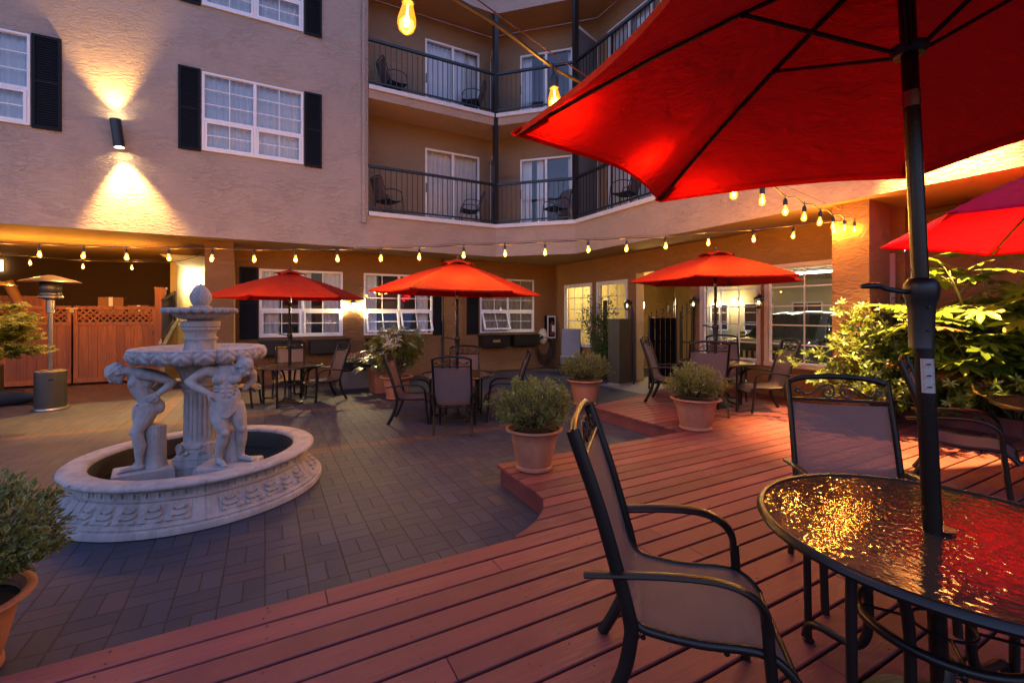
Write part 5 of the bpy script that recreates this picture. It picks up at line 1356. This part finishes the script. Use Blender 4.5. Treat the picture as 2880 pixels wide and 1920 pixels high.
for i, (x0, w, h, lb) in enumerate(((-3.72,.50,.42,'cardboard box on the rack behind the gate, tallest of the three'),(-3.12,.42,.22,'flat cardboard box on the rack next to the gate post'),(-4.95,.45,.18,'low cardboard box on the rack behind the gate lattice, beside a rolled tube'))):
    t = thing('cardboard_box', lb, 'box', (x0,15.15,1.70), 0, 'boxes on the rack behind the gate'); m = MB(); m.box(0,w,0,.4,0,h); m.build('carton', MT['cardboard'], t); m = MB(); m.box(w*.42,w*.58,-.002,.402,h*.3,h+.002); m.build('tape', MT['white_paper'], t)
t = thing('rolled_tube', 'pale rolled mat leaning behind the cedar gate', 'roll', (-5.3,15.02,1.6)); m = MB(); m.cyl((.32,0,0),(0,.0,.85),.10,18); m.build('roll', MT['cardboard'], t, True, 50); m = MB(); m.cyl((-.002,0,.853),(-.006,0,.862),.08,18); m.build('end', MT['dark_wall'], t)
t = thing('vent_window', 'small bright four-pane window high on the dark yard wall', 'window', (-6.55,17.15,2.98)); m = MB(); m.box(-.45,.45,-.03,0,-.15,.15); m.build('pane', MT['lamp_glow_dim'], t); m = MB()
for k in range(5): m.box(-.47+.225*k,-.43+.225*k,-.05,-.031,-.18,.18)
m.box(-.47,.47,-.052,-.031,.15,.19); m.box(-.47,.47,-.052,-.031,-.19,-.15); m.build('frame', MT['white_vinyl'], t)
x, y = plan(-9.35,8.4); t = thing('cover_bag', 'long black cloth bag lying on the pavers beside the heater', 'bag', (x,y,.13), .1); m = MB(); m.grid(lambda u,v: ((-.75+1.5*u), (.16+.03*math.sin(9*u))*math.cos(2*PI*v)*math.sin(PI*min(1,u*1.0))**.25, (.13+.02*math.sin(13*u+1))*math.sin(2*PI*v)*math.sin(PI*u)**.3), 40, 20); m.build('bag', MT['black_fabric'], t, True)
m = MB(); m.tube(spline([(-.3,-.05,.13),(-.15,-.12,.17),(.1,-.12,.17),(.25,-.05,.13)],5), .012, 6); m.build('strap', MT['black_fabric'], t, True)
# ------------------------------------------------------------------ iron gates and granite post
t = thing('granite_post', 'grey granite gate post beside the climbing vine', 'post', (7.52,8.38,0), R(8)); m = MB(); m.box(-.24,.24,-.17,.17,0,1.58); m.build('shaft', MT['granite'], t); m = MB(); m.box(-.25,.25,-.18,.18,0,.05); m.build('foot', MT['concrete'], t)
def iron_gate(label, p, d, w, n, hts, backing):
    t = thing('iron_gate', label, 'gate', p, math.atan2(d[1], d[0]), 'open spear-topped iron gate leaves')
    m = MB(); m.box(0,w,-.015,.015,.12,.16); m.box(0,w,-.015,.015,1.05,1.09); m.box(0,.035,-.02,.02,0,hts[0]); m.box(w-.035,w,-.02,.02,0,hts[-1]); m.build('frame', MT['black_metal'], t)
    m = MB()
    for i in range(n):
        u = w*(i+.5)/n; f = (i+.5)/n*(len(hts)-1); k = int(f); h = hts[k] + (hts[min(k+1,len(hts)-1)]-hts[k])*(f-k)
        m.box(u-.008,u+.008,-.008,.008,.12,h); m.lathe([(0,0),(.012,.01),(.022,.035),(.010,.06),(0,.11)], 6, (u,0,h)); m.sphere((u,0,h-.02), .014, 6, 4); m.obox((u-.03,-.004,h-.07),(.06,0,0),(0,.008,0),(0,0,.012))
    m.tube(spline([(w*f, .0, hts[int(f*(len(hts)-1))]-.14) for f in (0,.25,.5,.75,.999)],4), .010, 6)
    m.build('spears', MT['black_metal'], t)
    if backing: m = MB(); [m.box(.03+(w-.06)*i/5+.004,.03+(w-.06)*(i+1)/5-.004,.016,.026,.14,backing) for i in range(5)]; m.build('backing_boards', MT['matt_black'], t)
iron_gate('iron gate leaf with a black backing sheet, spears tapering upwards, on the far deck', (8.12,7.20,.0), (-.55,.45), .62, 5, (2.05,1.90,1.75,1.7,1.66), 1.60)
iron_gate('narrow iron gate leaf folded against the granite post', (7.80,8.22,0), (.28,.40), .46, 5, (1.62,1.72,1.82,1.88), 0)
iron_gate('slim run of iron spears against the pier of the passage', (8.17,7.16,0), (.05,-.45), .34, 3, (1.75,1.86,1.95), 0)

# ------------------------------------------------------------------ vegetation
def branchy(m, o, e, r0, r1, wob=.06, seed=0):
    rnd = random.Random(seed); o, e = Vector(o), Vector(e); L = (e-o).length
    pts = [o] + [o.lerp(e, f) + Vector((rnd.uniform(-1,1), rnd.uniform(-1,1), rnd.uniform(-.3,1)))*wob*L for f in (.33,.66)] + [e]
    P = spline(pts, 5); n = len(P)
    m.tube(P, [r0+(r1-r0)*i/(n-1) for i in range(n)], 6); return P
def rosette(m, p, d, n, L, W, rnd, droop=.2):
    d = Vector(d).normalized(); a = d.cross(Vector((.3,.5,.8))).normalized(); b = d.cross(a)
    for k in range(n):
        t = 2*PI*k/n + rnd.uniform(-.3,.3); e = rnd.uniform(.15,.75)
        ld = (a*math.cos(t) + b*math.sin(t))*math.cos(e) + d*math.sin(e)
        m.oval(p, ld, d, L*rnd.uniform(.7,1.15), W*rnd.uniform(.8,1.1), droop)
# mexican orange bush leaning out of the bed
rnd = random.Random(21)
root = Vector((8.2,2.45,.33)); t = thing('leafy_shrub', 'yellow-green whorled shrub lit from above, leaning out in front of the right shop window', 'shrub', root)
m = MB(); st = MB(); fl = MB(); dry = MB()
for b in range(34):
    c = Vector((rnd.gauss(6.95,.36), rnd.gauss(3.02,.40), rnd.uniform(.62,1.75))) - root
    if c.z > 1.0: c.x += (c.z-1.0)*.25
    P = branchy(st, (rnd.uniform(-.12,.12), rnd.uniform(-.2,.25), 0), c, .014, .004, .05, b)
    for i in range(40):
        p = P[rnd.randint(len(P)*2//5, len(P)-1)] + Vector((rnd.gauss(0,.10), rnd.gauss(0,.10), rnd.gauss(.02,.08)))
        dr = Vector((rnd.gauss(-.3,.5), rnd.gauss(-.1,.5), rnd.uniform(.2,1)))
        tgt = dry if rnd.random() < .03 else m
        rosette(tgt, p, dr, 7, .082, .028, rnd)
        if rnd.random() < .02: rosette(fl, p+dr.normalized()*.04, dr, 5, .03, .018, rnd)
m.build('foliage', MT['choisya_leaf'], t, True); st.build('stem', MT['green_stem'], t, True); fl.build('blossom', MT['pale_flower'], t); dry.build('withered_leaves', MT['dry_leaf'], t)
# dark shrub behind, in front of the brown wall
root = Vector((8.4,2.95,.33)); t = thing('dark_shrub', 'dark glossy shrub with tiny white buds, between the column and the umbrella crank', 'shrub', root); m = MB(); st = MB(); fl = MB()
for b in range(20):
    c = Vector((rnd.gauss(7.75,.25), rnd.gauss(2.82,.2), rnd.uniform(1.1,2.0))) - root; P = branchy(st, (rnd.uniform(-.1,.1), rnd.uniform(-.3,.1), 0), c, .012, .004, .05, 60+b)
    for i in range(22):
        p = P[rnd.randint(len(P)//3, len(P)-1)] + Vector((rnd.gauss(0,.10), rnd.gauss(0,.10), rnd.gauss(0,.08))); dr = Vector((rnd.gauss(-.3,.5), rnd.gauss(0,.5), rnd.uniform(.2,1))); rosette(m, p, dr, 7, .10, .034, rnd)
        if rnd.random() < .05: rosette(fl, p+Vector((-.03,0,.04)), dr, 6, .03, .012, rnd)
m.build('foliage', MT['dark_leaf'], t, True); st.build('stem', MT['bark'], t, True); fl.build('buds', MT['pale_flower'], t)
# fatsia
root = Vector((8.35,1.9,.33)); t = thing('big_leaved_shrub', 'tall fatsia-like shrub with big hand-shaped leaves glowing yellow-green', 'shrub', root); m = MB(); st = MB(); dry = MB()
for b in range(30):
    c = Vector((rnd.uniform(6.95,8.05), rnd.uniform(1.25,2.6), rnd.uniform(.9,2.3))) - root
    P = branchy(st, (rnd.uniform(-.15,.15), rnd.uniform(-.4,.4), 0), c, .018, .010, .05, 90+b)
    for i in range(15):
        p = P[rnd.randint(len(P)//2, len(P)-1)]; a = rnd.uniform(0,2*PI); q = p + Vector((math.cos(a)*rnd.uniform(.12,.34)-.05, math.sin(a)*rnd.uniform(.12,.34), rnd.uniform(-.08,.26)))
        st.tube(spline([p, p.lerp(q,.5)+Vector((0,0,.03)), q],4), .004, 5)
        dr = (q-p)*1.0; dr.z = dr.z*.4 - .05; up = Vector((rnd.gauss(-.3,.3), rnd.gauss(0,.3), 1))
        (dry if rnd.random() < .05 else m).palm(q, dr, up, rnd.uniform(.19,.30), 9, .42, 2.6, .18)
m.build('foliage', MT['fatsia_leaf'], t, True); st.build('stem', MT['green_stem'], t, True); dry.build('withered_leaves', MT['dry_leaf'], t)
# low edging plants below
root = Vector((8.3,.6,.33)); t = thing('low_shrub', 'low dark green shrub filling the bed below the big hand-shaped leaves', 'shrub', root); m = MB(); st = MB()
for b in range(26):
    c = Vector((rnd.uniform(7.65,8.2), rnd.uniform(-.6,2.3), rnd.uniform(.55,1.0))) - root; P = branchy(st, (rnd.uniform(-.1,.2), c.y+rnd.uniform(-.1,.1), 0), c, .008, .003, .05, 130+b)
    for i in range(14):
        p = P[rnd.randint(len(P)//3, len(P)-1)] + Vector((rnd.gauss(0,.08), rnd.gauss(0,.08), rnd.gauss(0,.06))); rosette(m, p, (rnd.gauss(-.3,.5), rnd.gauss(0,.5), rnd.uniform(.2,1)), 6, .09, .03, rnd)
m.build('foliage', MT['choisya_leaf'], t, True); st.build('stem', MT['bark'], t, True)
# garden light stake
t = thing('garden_light', 'small clear glass garden light standing at the bed edge behind the pale-seated chair', 'garden light', (8.05,1.95,.40)); m = MB(); m.tube([(0,0,0),(0,0,.10)], .012, 8); m.build('stake', MT['black_metal'], t); m = MB(); m.lathe([(.02,.10),(.028,.11),(.028,.22),(.02,.235),(0,.24)], 14); m.build('glass', MT['clear_glass'], t, True); m = MB(); m.sphere((0,0,.15), (.012,.012,.03), 8, 6); m.build('bulb', MT['lamp_lens'], t, True)
# maple spray at the left
x, y = plan(-8.1,6.3); t = thing('maple_tree', 'japanese maple whose feathery yellow-green branch reaches in over the heater pole', 'tree', (x,y,0)); m = MB(); st = MB(); rnd = random.Random(5)
u_ = Vector((.8788,-.4772,0)); v_ = Vector((.4772,.8788,0))
st.tube(spline([(0,0,0),(.05,.02,.6),(-.05,.05,1.3)],5), [.05]*6+[.04]*5, 8)
for b in range(34):
    a = rnd.uniform(-.9,1.0); zt = rnd.uniform(1.15,1.85); rr = rnd.uniform(.6,1.25)*(1.0 if zt < 1.75 else .8)
    e = u_*(rr*math.cos(a)) + v_*(rr*.7*math.sin(a)) + Vector((0,0,zt))
    P = branchy(st, (0,0,rnd.uniform(.7,1.25)), e, .016, .003, .06, 200+b)
    for i in range(110):
        p = P[min(len(P)-1, int(len(P)*(1-rnd.random()**1.8*.65)))] + Vector((rnd.gauss(0,.085), rnd.gauss(0,.085), rnd.gauss(-.01,.03))); a2 = rnd.uniform(0,2*PI)
        m.palm(p, (math.cos(a2)+u_.x*.5, math.sin(a2)+u_.y*.5, -.25), (rnd.gauss(0,.2), rnd.gauss(0,.2), 1), rnd.uniform(.05,.08), 7, .28, 2.2, .3)
m.build('foliage', MT['maple_leaf'], t); st.build('trunk', MT['bark'], t, True)
# planter of pansies
x, y = plan(-3.62,10.55); t = thing('flower_planter', 'grey block planter with a black trough of purple and white pansies', 'planter', (x,y,0), R(2)); m = MB(); m.box(-.40,.40,-.2,.2,0,.40); m.build('block', MT['concrete_block'], t); m = MB(); m.box(-.43,.43,-.22,.22,.40,.60); m.build('trough', MT['black_plastic'], t); m = MB(); fl = MB(); rnd = random.Random(9)
for i in range(260):
    p = Vector((rnd.uniform(-.4,.4), rnd.uniform(-.22,.2), .60+rnd.uniform(0,.12))); m.oval(p, (rnd.gauss(0,1), rnd.gauss(-.3,1), rnd.uniform(0,1)), (0,0,1), .07, .035)
for i in range(46):
    p = Vector((rnd.uniform(-.38,.38), rnd.uniform(-.24,.1), .66+rnd.uniform(0,.12)))
    for k in range(5): a = 2*PI*k/5; fl.oval(p, (math.cos(a), -.4, math.sin(a)), (0,-1,.3), .038, .036, .05)
m.build('foliage', MT['vine_leaf'], t, True); fl.build('blossom', MT['pansy_petal'], t)
# hosta
x, y = plan(-2.85,9.95); t = thing('hosta_pot', 'square terracotta box planter of broad blue-green hosta leaves', 'potted plant', (x,y,0), R(8)); m = MB(); m.add([(-.20,-.20,0),(.20,-.20,0),(.20,.20,0),(-.20,.20,0),(-.23,-.23,.47),(.23,-.23,.47),(.23,.23,.47),(-.23,.23,.47)],[(0,1,5,4),(1,2,6,5),(2,3,7,6),(3,0,4,7),(4,5,6,7)]); m.box(-.25,.25,-.25,.25,.44,.50); m.build('box', MT['terracotta'], t); m = MB(); st = MB(); rnd = random.Random(12)
for i in range(64):
    a = rnd.uniform(0,2*PI); e = rnd.uniform(.15,1.2); L = rnd.uniform(.20,.34); p = Vector((.05*math.cos(a),.05*math.sin(a),.50)); q = p + Vector((math.cos(a)*math.cos(e), math.sin(a)*math.cos(e), math.sin(e)))*rnd.uniform(.18,.42)
    st.tube([p,q], .005, 5); m.oval(q, (math.cos(a), math.sin(a), .35-.5*rnd.random()), (0,0,1), L, L*.55, .35)
m.build('foliage', MT['hosta_leaf'], t, True); st.build('stalk', MT['green_stem'], t)
# pieris
x, y = plan(-2.32,9.15); t = thing('blossom_shrub', 'round terracotta pot with a bushy shrub of starry cream blossom', 'potted plant', (x,y,0)); MB().lathe(pot_mesh(.32,.45), 48).build('pot', MT['terracotta'], t, True, 35); MB().lathe([(0,.39),(.27,.385)], 24).build('soil', MT['soil'], t); m = MB(); fl = MB(); st = MB(); rnd = random.Random(15)
for b in range(44):
    u = rnd.uniform(-.55,1); a = rnd.uniform(0,2*PI); s = math.sqrt(max(0,1-u*u)); k = rnd.uniform(.7,1.12); e = Vector((s*math.cos(a)*.50*k, s*math.sin(a)*.45*k, 1.02+u*.40*k)); P = branchy(st, (rnd.uniform(-.04,.04),rnd.uniform(-.04,.04),.40), e, .012, .003, .06, 300+b)
    for i in range(17): p = P[rnd.randint(len(P)//2, len(P)-1)] + Vector((rnd.gauss(0,.055), rnd.gauss(0,.055), rnd.gauss(0,.05))); rosette(m, p, (rnd.gauss(e.x,.4), rnd.gauss(e.y,.4), rnd.uniform(.1,1)), 8, .085, .018, rnd)
    rosette(fl, P[-1], (e.x, e.y, .5), 9, .12, .024, rnd, .35)
m.build('foliage', MT['pieris_leaf'], t, True); fl.build('blossom', MT['pale_flower'], t, True); st.build('stem', MT['bark'], t, True)
# climbing vine on a post in front of the lit windows
t = thing('climbing_vine', 'leafy climber on a post in front of the two lit yellow windows', 'vine', (7.95,9.45,0)); m = MB(); m.box(-.04,.04,-.04,.04,0,2.05)
for z in (.5,.9,1.3,1.7): m.box(-.01,.01,-.55,.35,z,z+.02)
m.build('trellis', MT['bark'], t); m = MB(); st = MB(); rnd = random.Random(18)
for b in range(44):
    z1 = rnd.uniform(.6,2.2); e = Vector((rnd.uniform(-.30,.05), rnd.uniform(-.7,.95)*(1-.2*abs(z1-1.2)), z1)); P = branchy(st, (0,rnd.uniform(-.1,.1),rnd.uniform(.1,1.2)), e, .008, .002, .10, 400+b)
    for i in range(46): p = P[rnd.randint(2, len(P)-1)] + Vector((rnd.gauss(0,.06), rnd.gauss(0,.075), rnd.gauss(0,.08))); m.leaf(p, (rnd.gauss(-.3,.6), rnd.gauss(0,.8), rnd.gauss(-.2,.6)), (-.6,0,.8), .07, .05)
for i in range(900):
    p = Vector((rnd.uniform(-.35,.1), rnd.uniform(-.75,.4), abs(rnd.gauss(.15,.35)))); m.leaf(p, (rnd.gauss(-.3,.6), rnd.gauss(0,.8), rnd.gauss(.2,.6)), (-.6,0,.8), .075, .045)
m.build('foliage', MT['vine_leaf'], t); st.build('stem', MT['bark'], t, True)

# ------------------------------------------------------------------ car behind the shop windows (nose towards -x)
car = thing('parked_car', 'black off-road car parked behind the two shop windows, chrome-edged windows and an amber headlight', 'car', (9.25,6.35,0))
def sect(x, zt, yt, zb=.42):       # cross-section outline at x
    w = .90; return [(x,-w*.94,zb), (x,-w,zb+.16), (x,-w*1.0,.80), (x,-w*.97,1.02), (x,-yt,zt), (x,-yt*.55,zt+.035), (x,0,zt+.045), (x,yt*.55,zt+.035), (x,yt,zt), (x,w*.97,1.02), (x,w,.80), (x,w,zb+.16), (x,w*.94,zb)]
secs = [(.0,.92,.74,.5),(.05,1.0,.80,.42),(.35,1.07,.82,.40),(.9,1.11,.83,.40),(1.25,1.13,.84,.40),(1.85,1.64,.66,.40),(2.3,1.72,.67,.40),(3.4,1.74,.67,.40),(4.3,1.71,.67,.40),(4.55,1.30,.80,.42),(4.62,.95,.84,.5)]
m = MB(); S = [sect(*s) for s in secs]; n = len(S[0]); vs = [p for s in S for p in s]; fs = [(i*n+k, i*n+k+1, (i+1)*n+k+1, (i+1)*n+k) for i in range(len(S)-1) for k in range(n-1)]; fs += [tuple(range(n))[::-1], tuple((len(S)-1)*n+k for k in range(n))]; m.add(vs, fs); bd = m.build('body', MT['black_car'], car, True, 30)
def side(x0, x1, z0, z1, y0=-.905, y1=-.69, inset=.0): # a window on the near flank
    def yy(z): f = (z-1.02)/(1.70-1.02); return -(.885+(.675-.885)*f)-.006-inset
    return [(x0[0],yy(z0),z0),(x1[0],yy(z0),z0),(x1[1],yy(z1),z1),(x0[1],yy(z1),z1)]
for nm, a, b in (('side_window',(1.62,2.02),(2.42,2.42)),('side_window',(2.50,2.50),(3.35,3.30)),('side_window',(3.45,3.42),(4.25,4.1))):
    q = side(a,b,1.09,1.62); m = MB(); m.quad(*q); g = m.build(nm, MT['car_glass'], car); m = MB(); m.tube([Vector(p)+Vector((0,-.004,0)) for p in q], .012, 6, closed=True); m.build('chrome_trim', MT['chrome'], g, True)
m = MB(); m.quad((1.28,-.78,1.155),(1.28,.78,1.155),(1.86,.62,1.66),(1.86,-.62,1.66)); m.v = [(a-.012,b,c+.012) for a,b,c in m.v]; m.build('windscreen', MT['car_glass'], car)
for s in (-1,1):
    m = MB(); m.grid(lambda u,v: (-.012+.30*u*u, s*(.50+.385*u), .74+.17*v-.03*u), 8, 4); m.build('headlight', MT['lamp_lens'], car, True); m = MB(); m.grid(lambda u,v: (.20+.16*u, s*(.895+.012*math.sin(PI*u)), .74+.13*v), 4, 3); m.build('indicator', MT['amber_lens'], car, True)
    m = MB(); m.sphere((1.42,s*1.03,1.16), (.085,.13,.10), 14, 10); mr = m.build('wing_mirror', MT['chrome'], car, True); m = MB(); m.tube([(1.45,s*.88,1.1),(1.44,s*.98,1.12)], .03, 8); m.build('arm', MT['black_car'], mr, True)
m = MB()
for k in range(7): m.box(-.03,.0,-.42+.13*k-.02,-.42+.13*k+.04,.62,.90)
m.build('grille', MT['chrome'], car); m = MB(); m.tube(spline([(.12,-.90,.48),(-.06,-.75,.48),(-.10,0,.48),(-.06,.75,.48),(.12,.90,.48)],6), .09, 10, .07); m.build('bumper', MT['black_plastic'], car, True)
for xx in (.95,3.70):
    for s in (-1,1):
        m = MB(); m.tube([(xx,s*.70,.37),(xx,s*.91,.37)], .37, 28); w = m.build('wheel', MT['rubber'], car, True, 40); m = MB(); m.tube([(xx,s*.90,.37),(xx,s*.925,.37)], .23, 20); 
        m.build('rim', MT['chrome'], w, True, 40)
m = MB()
for z in (.62,): m.bar((.4,-.925,z),(4.2,-.925,z),.02,.03)
m.bar((1.3,-.91,1.05),(4.3,-.91,1.05),.014,.02); m.bar((2.05,-.93,.93),(2.2,-.93,.93),.02,.03); m.bar((2.95,-.93,.93),(3.1,-.93,.93),.02,.03); m.build('chrome_strip', MT['chrome'], car)

# ------------------------------------------------------------------ balcony chairs
def balc_chair():
    t = thing('balcony_chair', 'x', 'chair', group='loop-armed chairs on the balconies'); bm = MT['black_metal']
    m = MB(); m.grid(lambda u,v: (-.24+.48*u, -.20+.46*v, .42+.03*math.sin(PI*v)*-1+.02*v), 4, 6); m.grid(lambda u,v: (-.24+.48*u, -.20+.46*v, .40-.03*math.sin(PI*v)+.02*v), 4, 6); m.build('seat', MT['black_fabric'], t, True)
    m = MB(); m.grid(lambda u,v: (-.23+.46*u, -.20-.16*v-.03*math.sin(PI*v), .42+.52*v), 4, 8); m.build('backrest', MT['sling_fabric'], t, True)
    m = MB(); m.tube(spline([(-.24,-.19,.40),(-.24,-.30,.75),(-.22,-.37,.94),(0,-.38,.97),(.22,-.37,.94),(.24,-.30,.75),(.24,-.19,.40)],5), .013, 6); m.build('back_frame', bm, t, True)
    for s in (-1,1):
        m = MB(); m.tube(spline([(s*.26,-.26,.62),(s*.29,-.10,.665),(s*.29,.08,.665),(s*.28,.20,.61),(s*.27,.25,.40),(s*.27,.29,0)],6), .012, 6); m.build('armrest', bm, t, True)
        m = MB(); m.tube(spline([(s*.25,-.19,.42),(s*.26,-.26,.2),(s*.26,-.33,0)],5), .012, 6); m.build('leg', bm, t, True)
    return t
bc = balc_chair(); spots = [(2.75,11.62,4.12,R(-70),'loop-armed chair at the left end of the lower balcony'), (5.0,11.62,4.12,R(75),'loop-armed chair by the frosted divider of the lower balcony'), (2.90,11.68,7.12,R(-80),'dark chair turned sideways at the left end of the upper balcony'), (5.05,11.62,7.12,R(60),'loop-armed chair by the frosted divider of the upper balcony'), (6.95,10.28,4.12,R(95),'loop-armed chair on the lower corner balcony by the black post'), (7.5,8.2,4.12,R(20),'loop-armed chair on the right lower balcony, just above the umbrella edge')]
for i, (x, y, z, rz, lb) in enumerate(spots):
    if i == 0: bc.location = (x,y,z); bc.rotation_euler = (0,0,rz); bc['label'] = lb
    else: dup(bc, (x,y,z), rz, lb)

# ------------------------------------------------------------------ camera, sky, render
cam = bpy.data.cameras.new('camera'); co = bpy.data.objects.new('camera', cam); C.objects.link(co)
co.location = (0,0,1.68); co.rotation_euler = (R(90),0,R(-28.5)); cam.lens = 16; cam.sensor_width = 36; cam.shift_y = -62/2352; cam.clip_end = 300; cam.clip_start = .05
sc = bpy.context.scene; sc.camera = co
w = bpy.data.worlds.new('World'); sc.world = w; w.use_nodes = True; nt = w.node_tree; nt.nodes.clear()
sky = nd(nt, 'ShaderNodeTexSky', sky_type='NISHITA'); sky.sun_disc = False; sky.sun_elevation = R(1.5); sky.sun_rotation = R(25); sky.ozone_density = 5.0; sky.air_density = 1.3; sky.dust_density = .3
hs = nd(nt, 'ShaderNodeHueSaturation', {'Saturation': .76, 'Color': sky.outputs[0]})
tw = mixc(nt, 1.0, hs.outputs[0], (1.06,.93,1.02), 'MULTIPLY')   # hazy violet twilight
bg = nd(nt, 'ShaderNodeBackground', {0: tw, 1: .15}); nd(nt, 'ShaderNodeOutputWorld', {0: bg.outputs[0]})
sc.view_settings.view_transform = 'Standard'; sc.view_settings.look = 'None'; sc.view_settings.exposure = EXPO; sc.view_settings.gamma = 1
cy = sc.cycles; cy.use_denoising = True; cy.max_bounces = 7; cy.diffuse_bounces = 4; cy.glossy_bounces = 4; cy.transmission_bounces = 5; cy.transparent_max_bounces = 12; cy.sample_clamp_indirect = 6; cy.sample_clamp_direct = 0; cy.caustics_reflective = False; cy.caustics_refractive = False; cy.use_light_tree = True
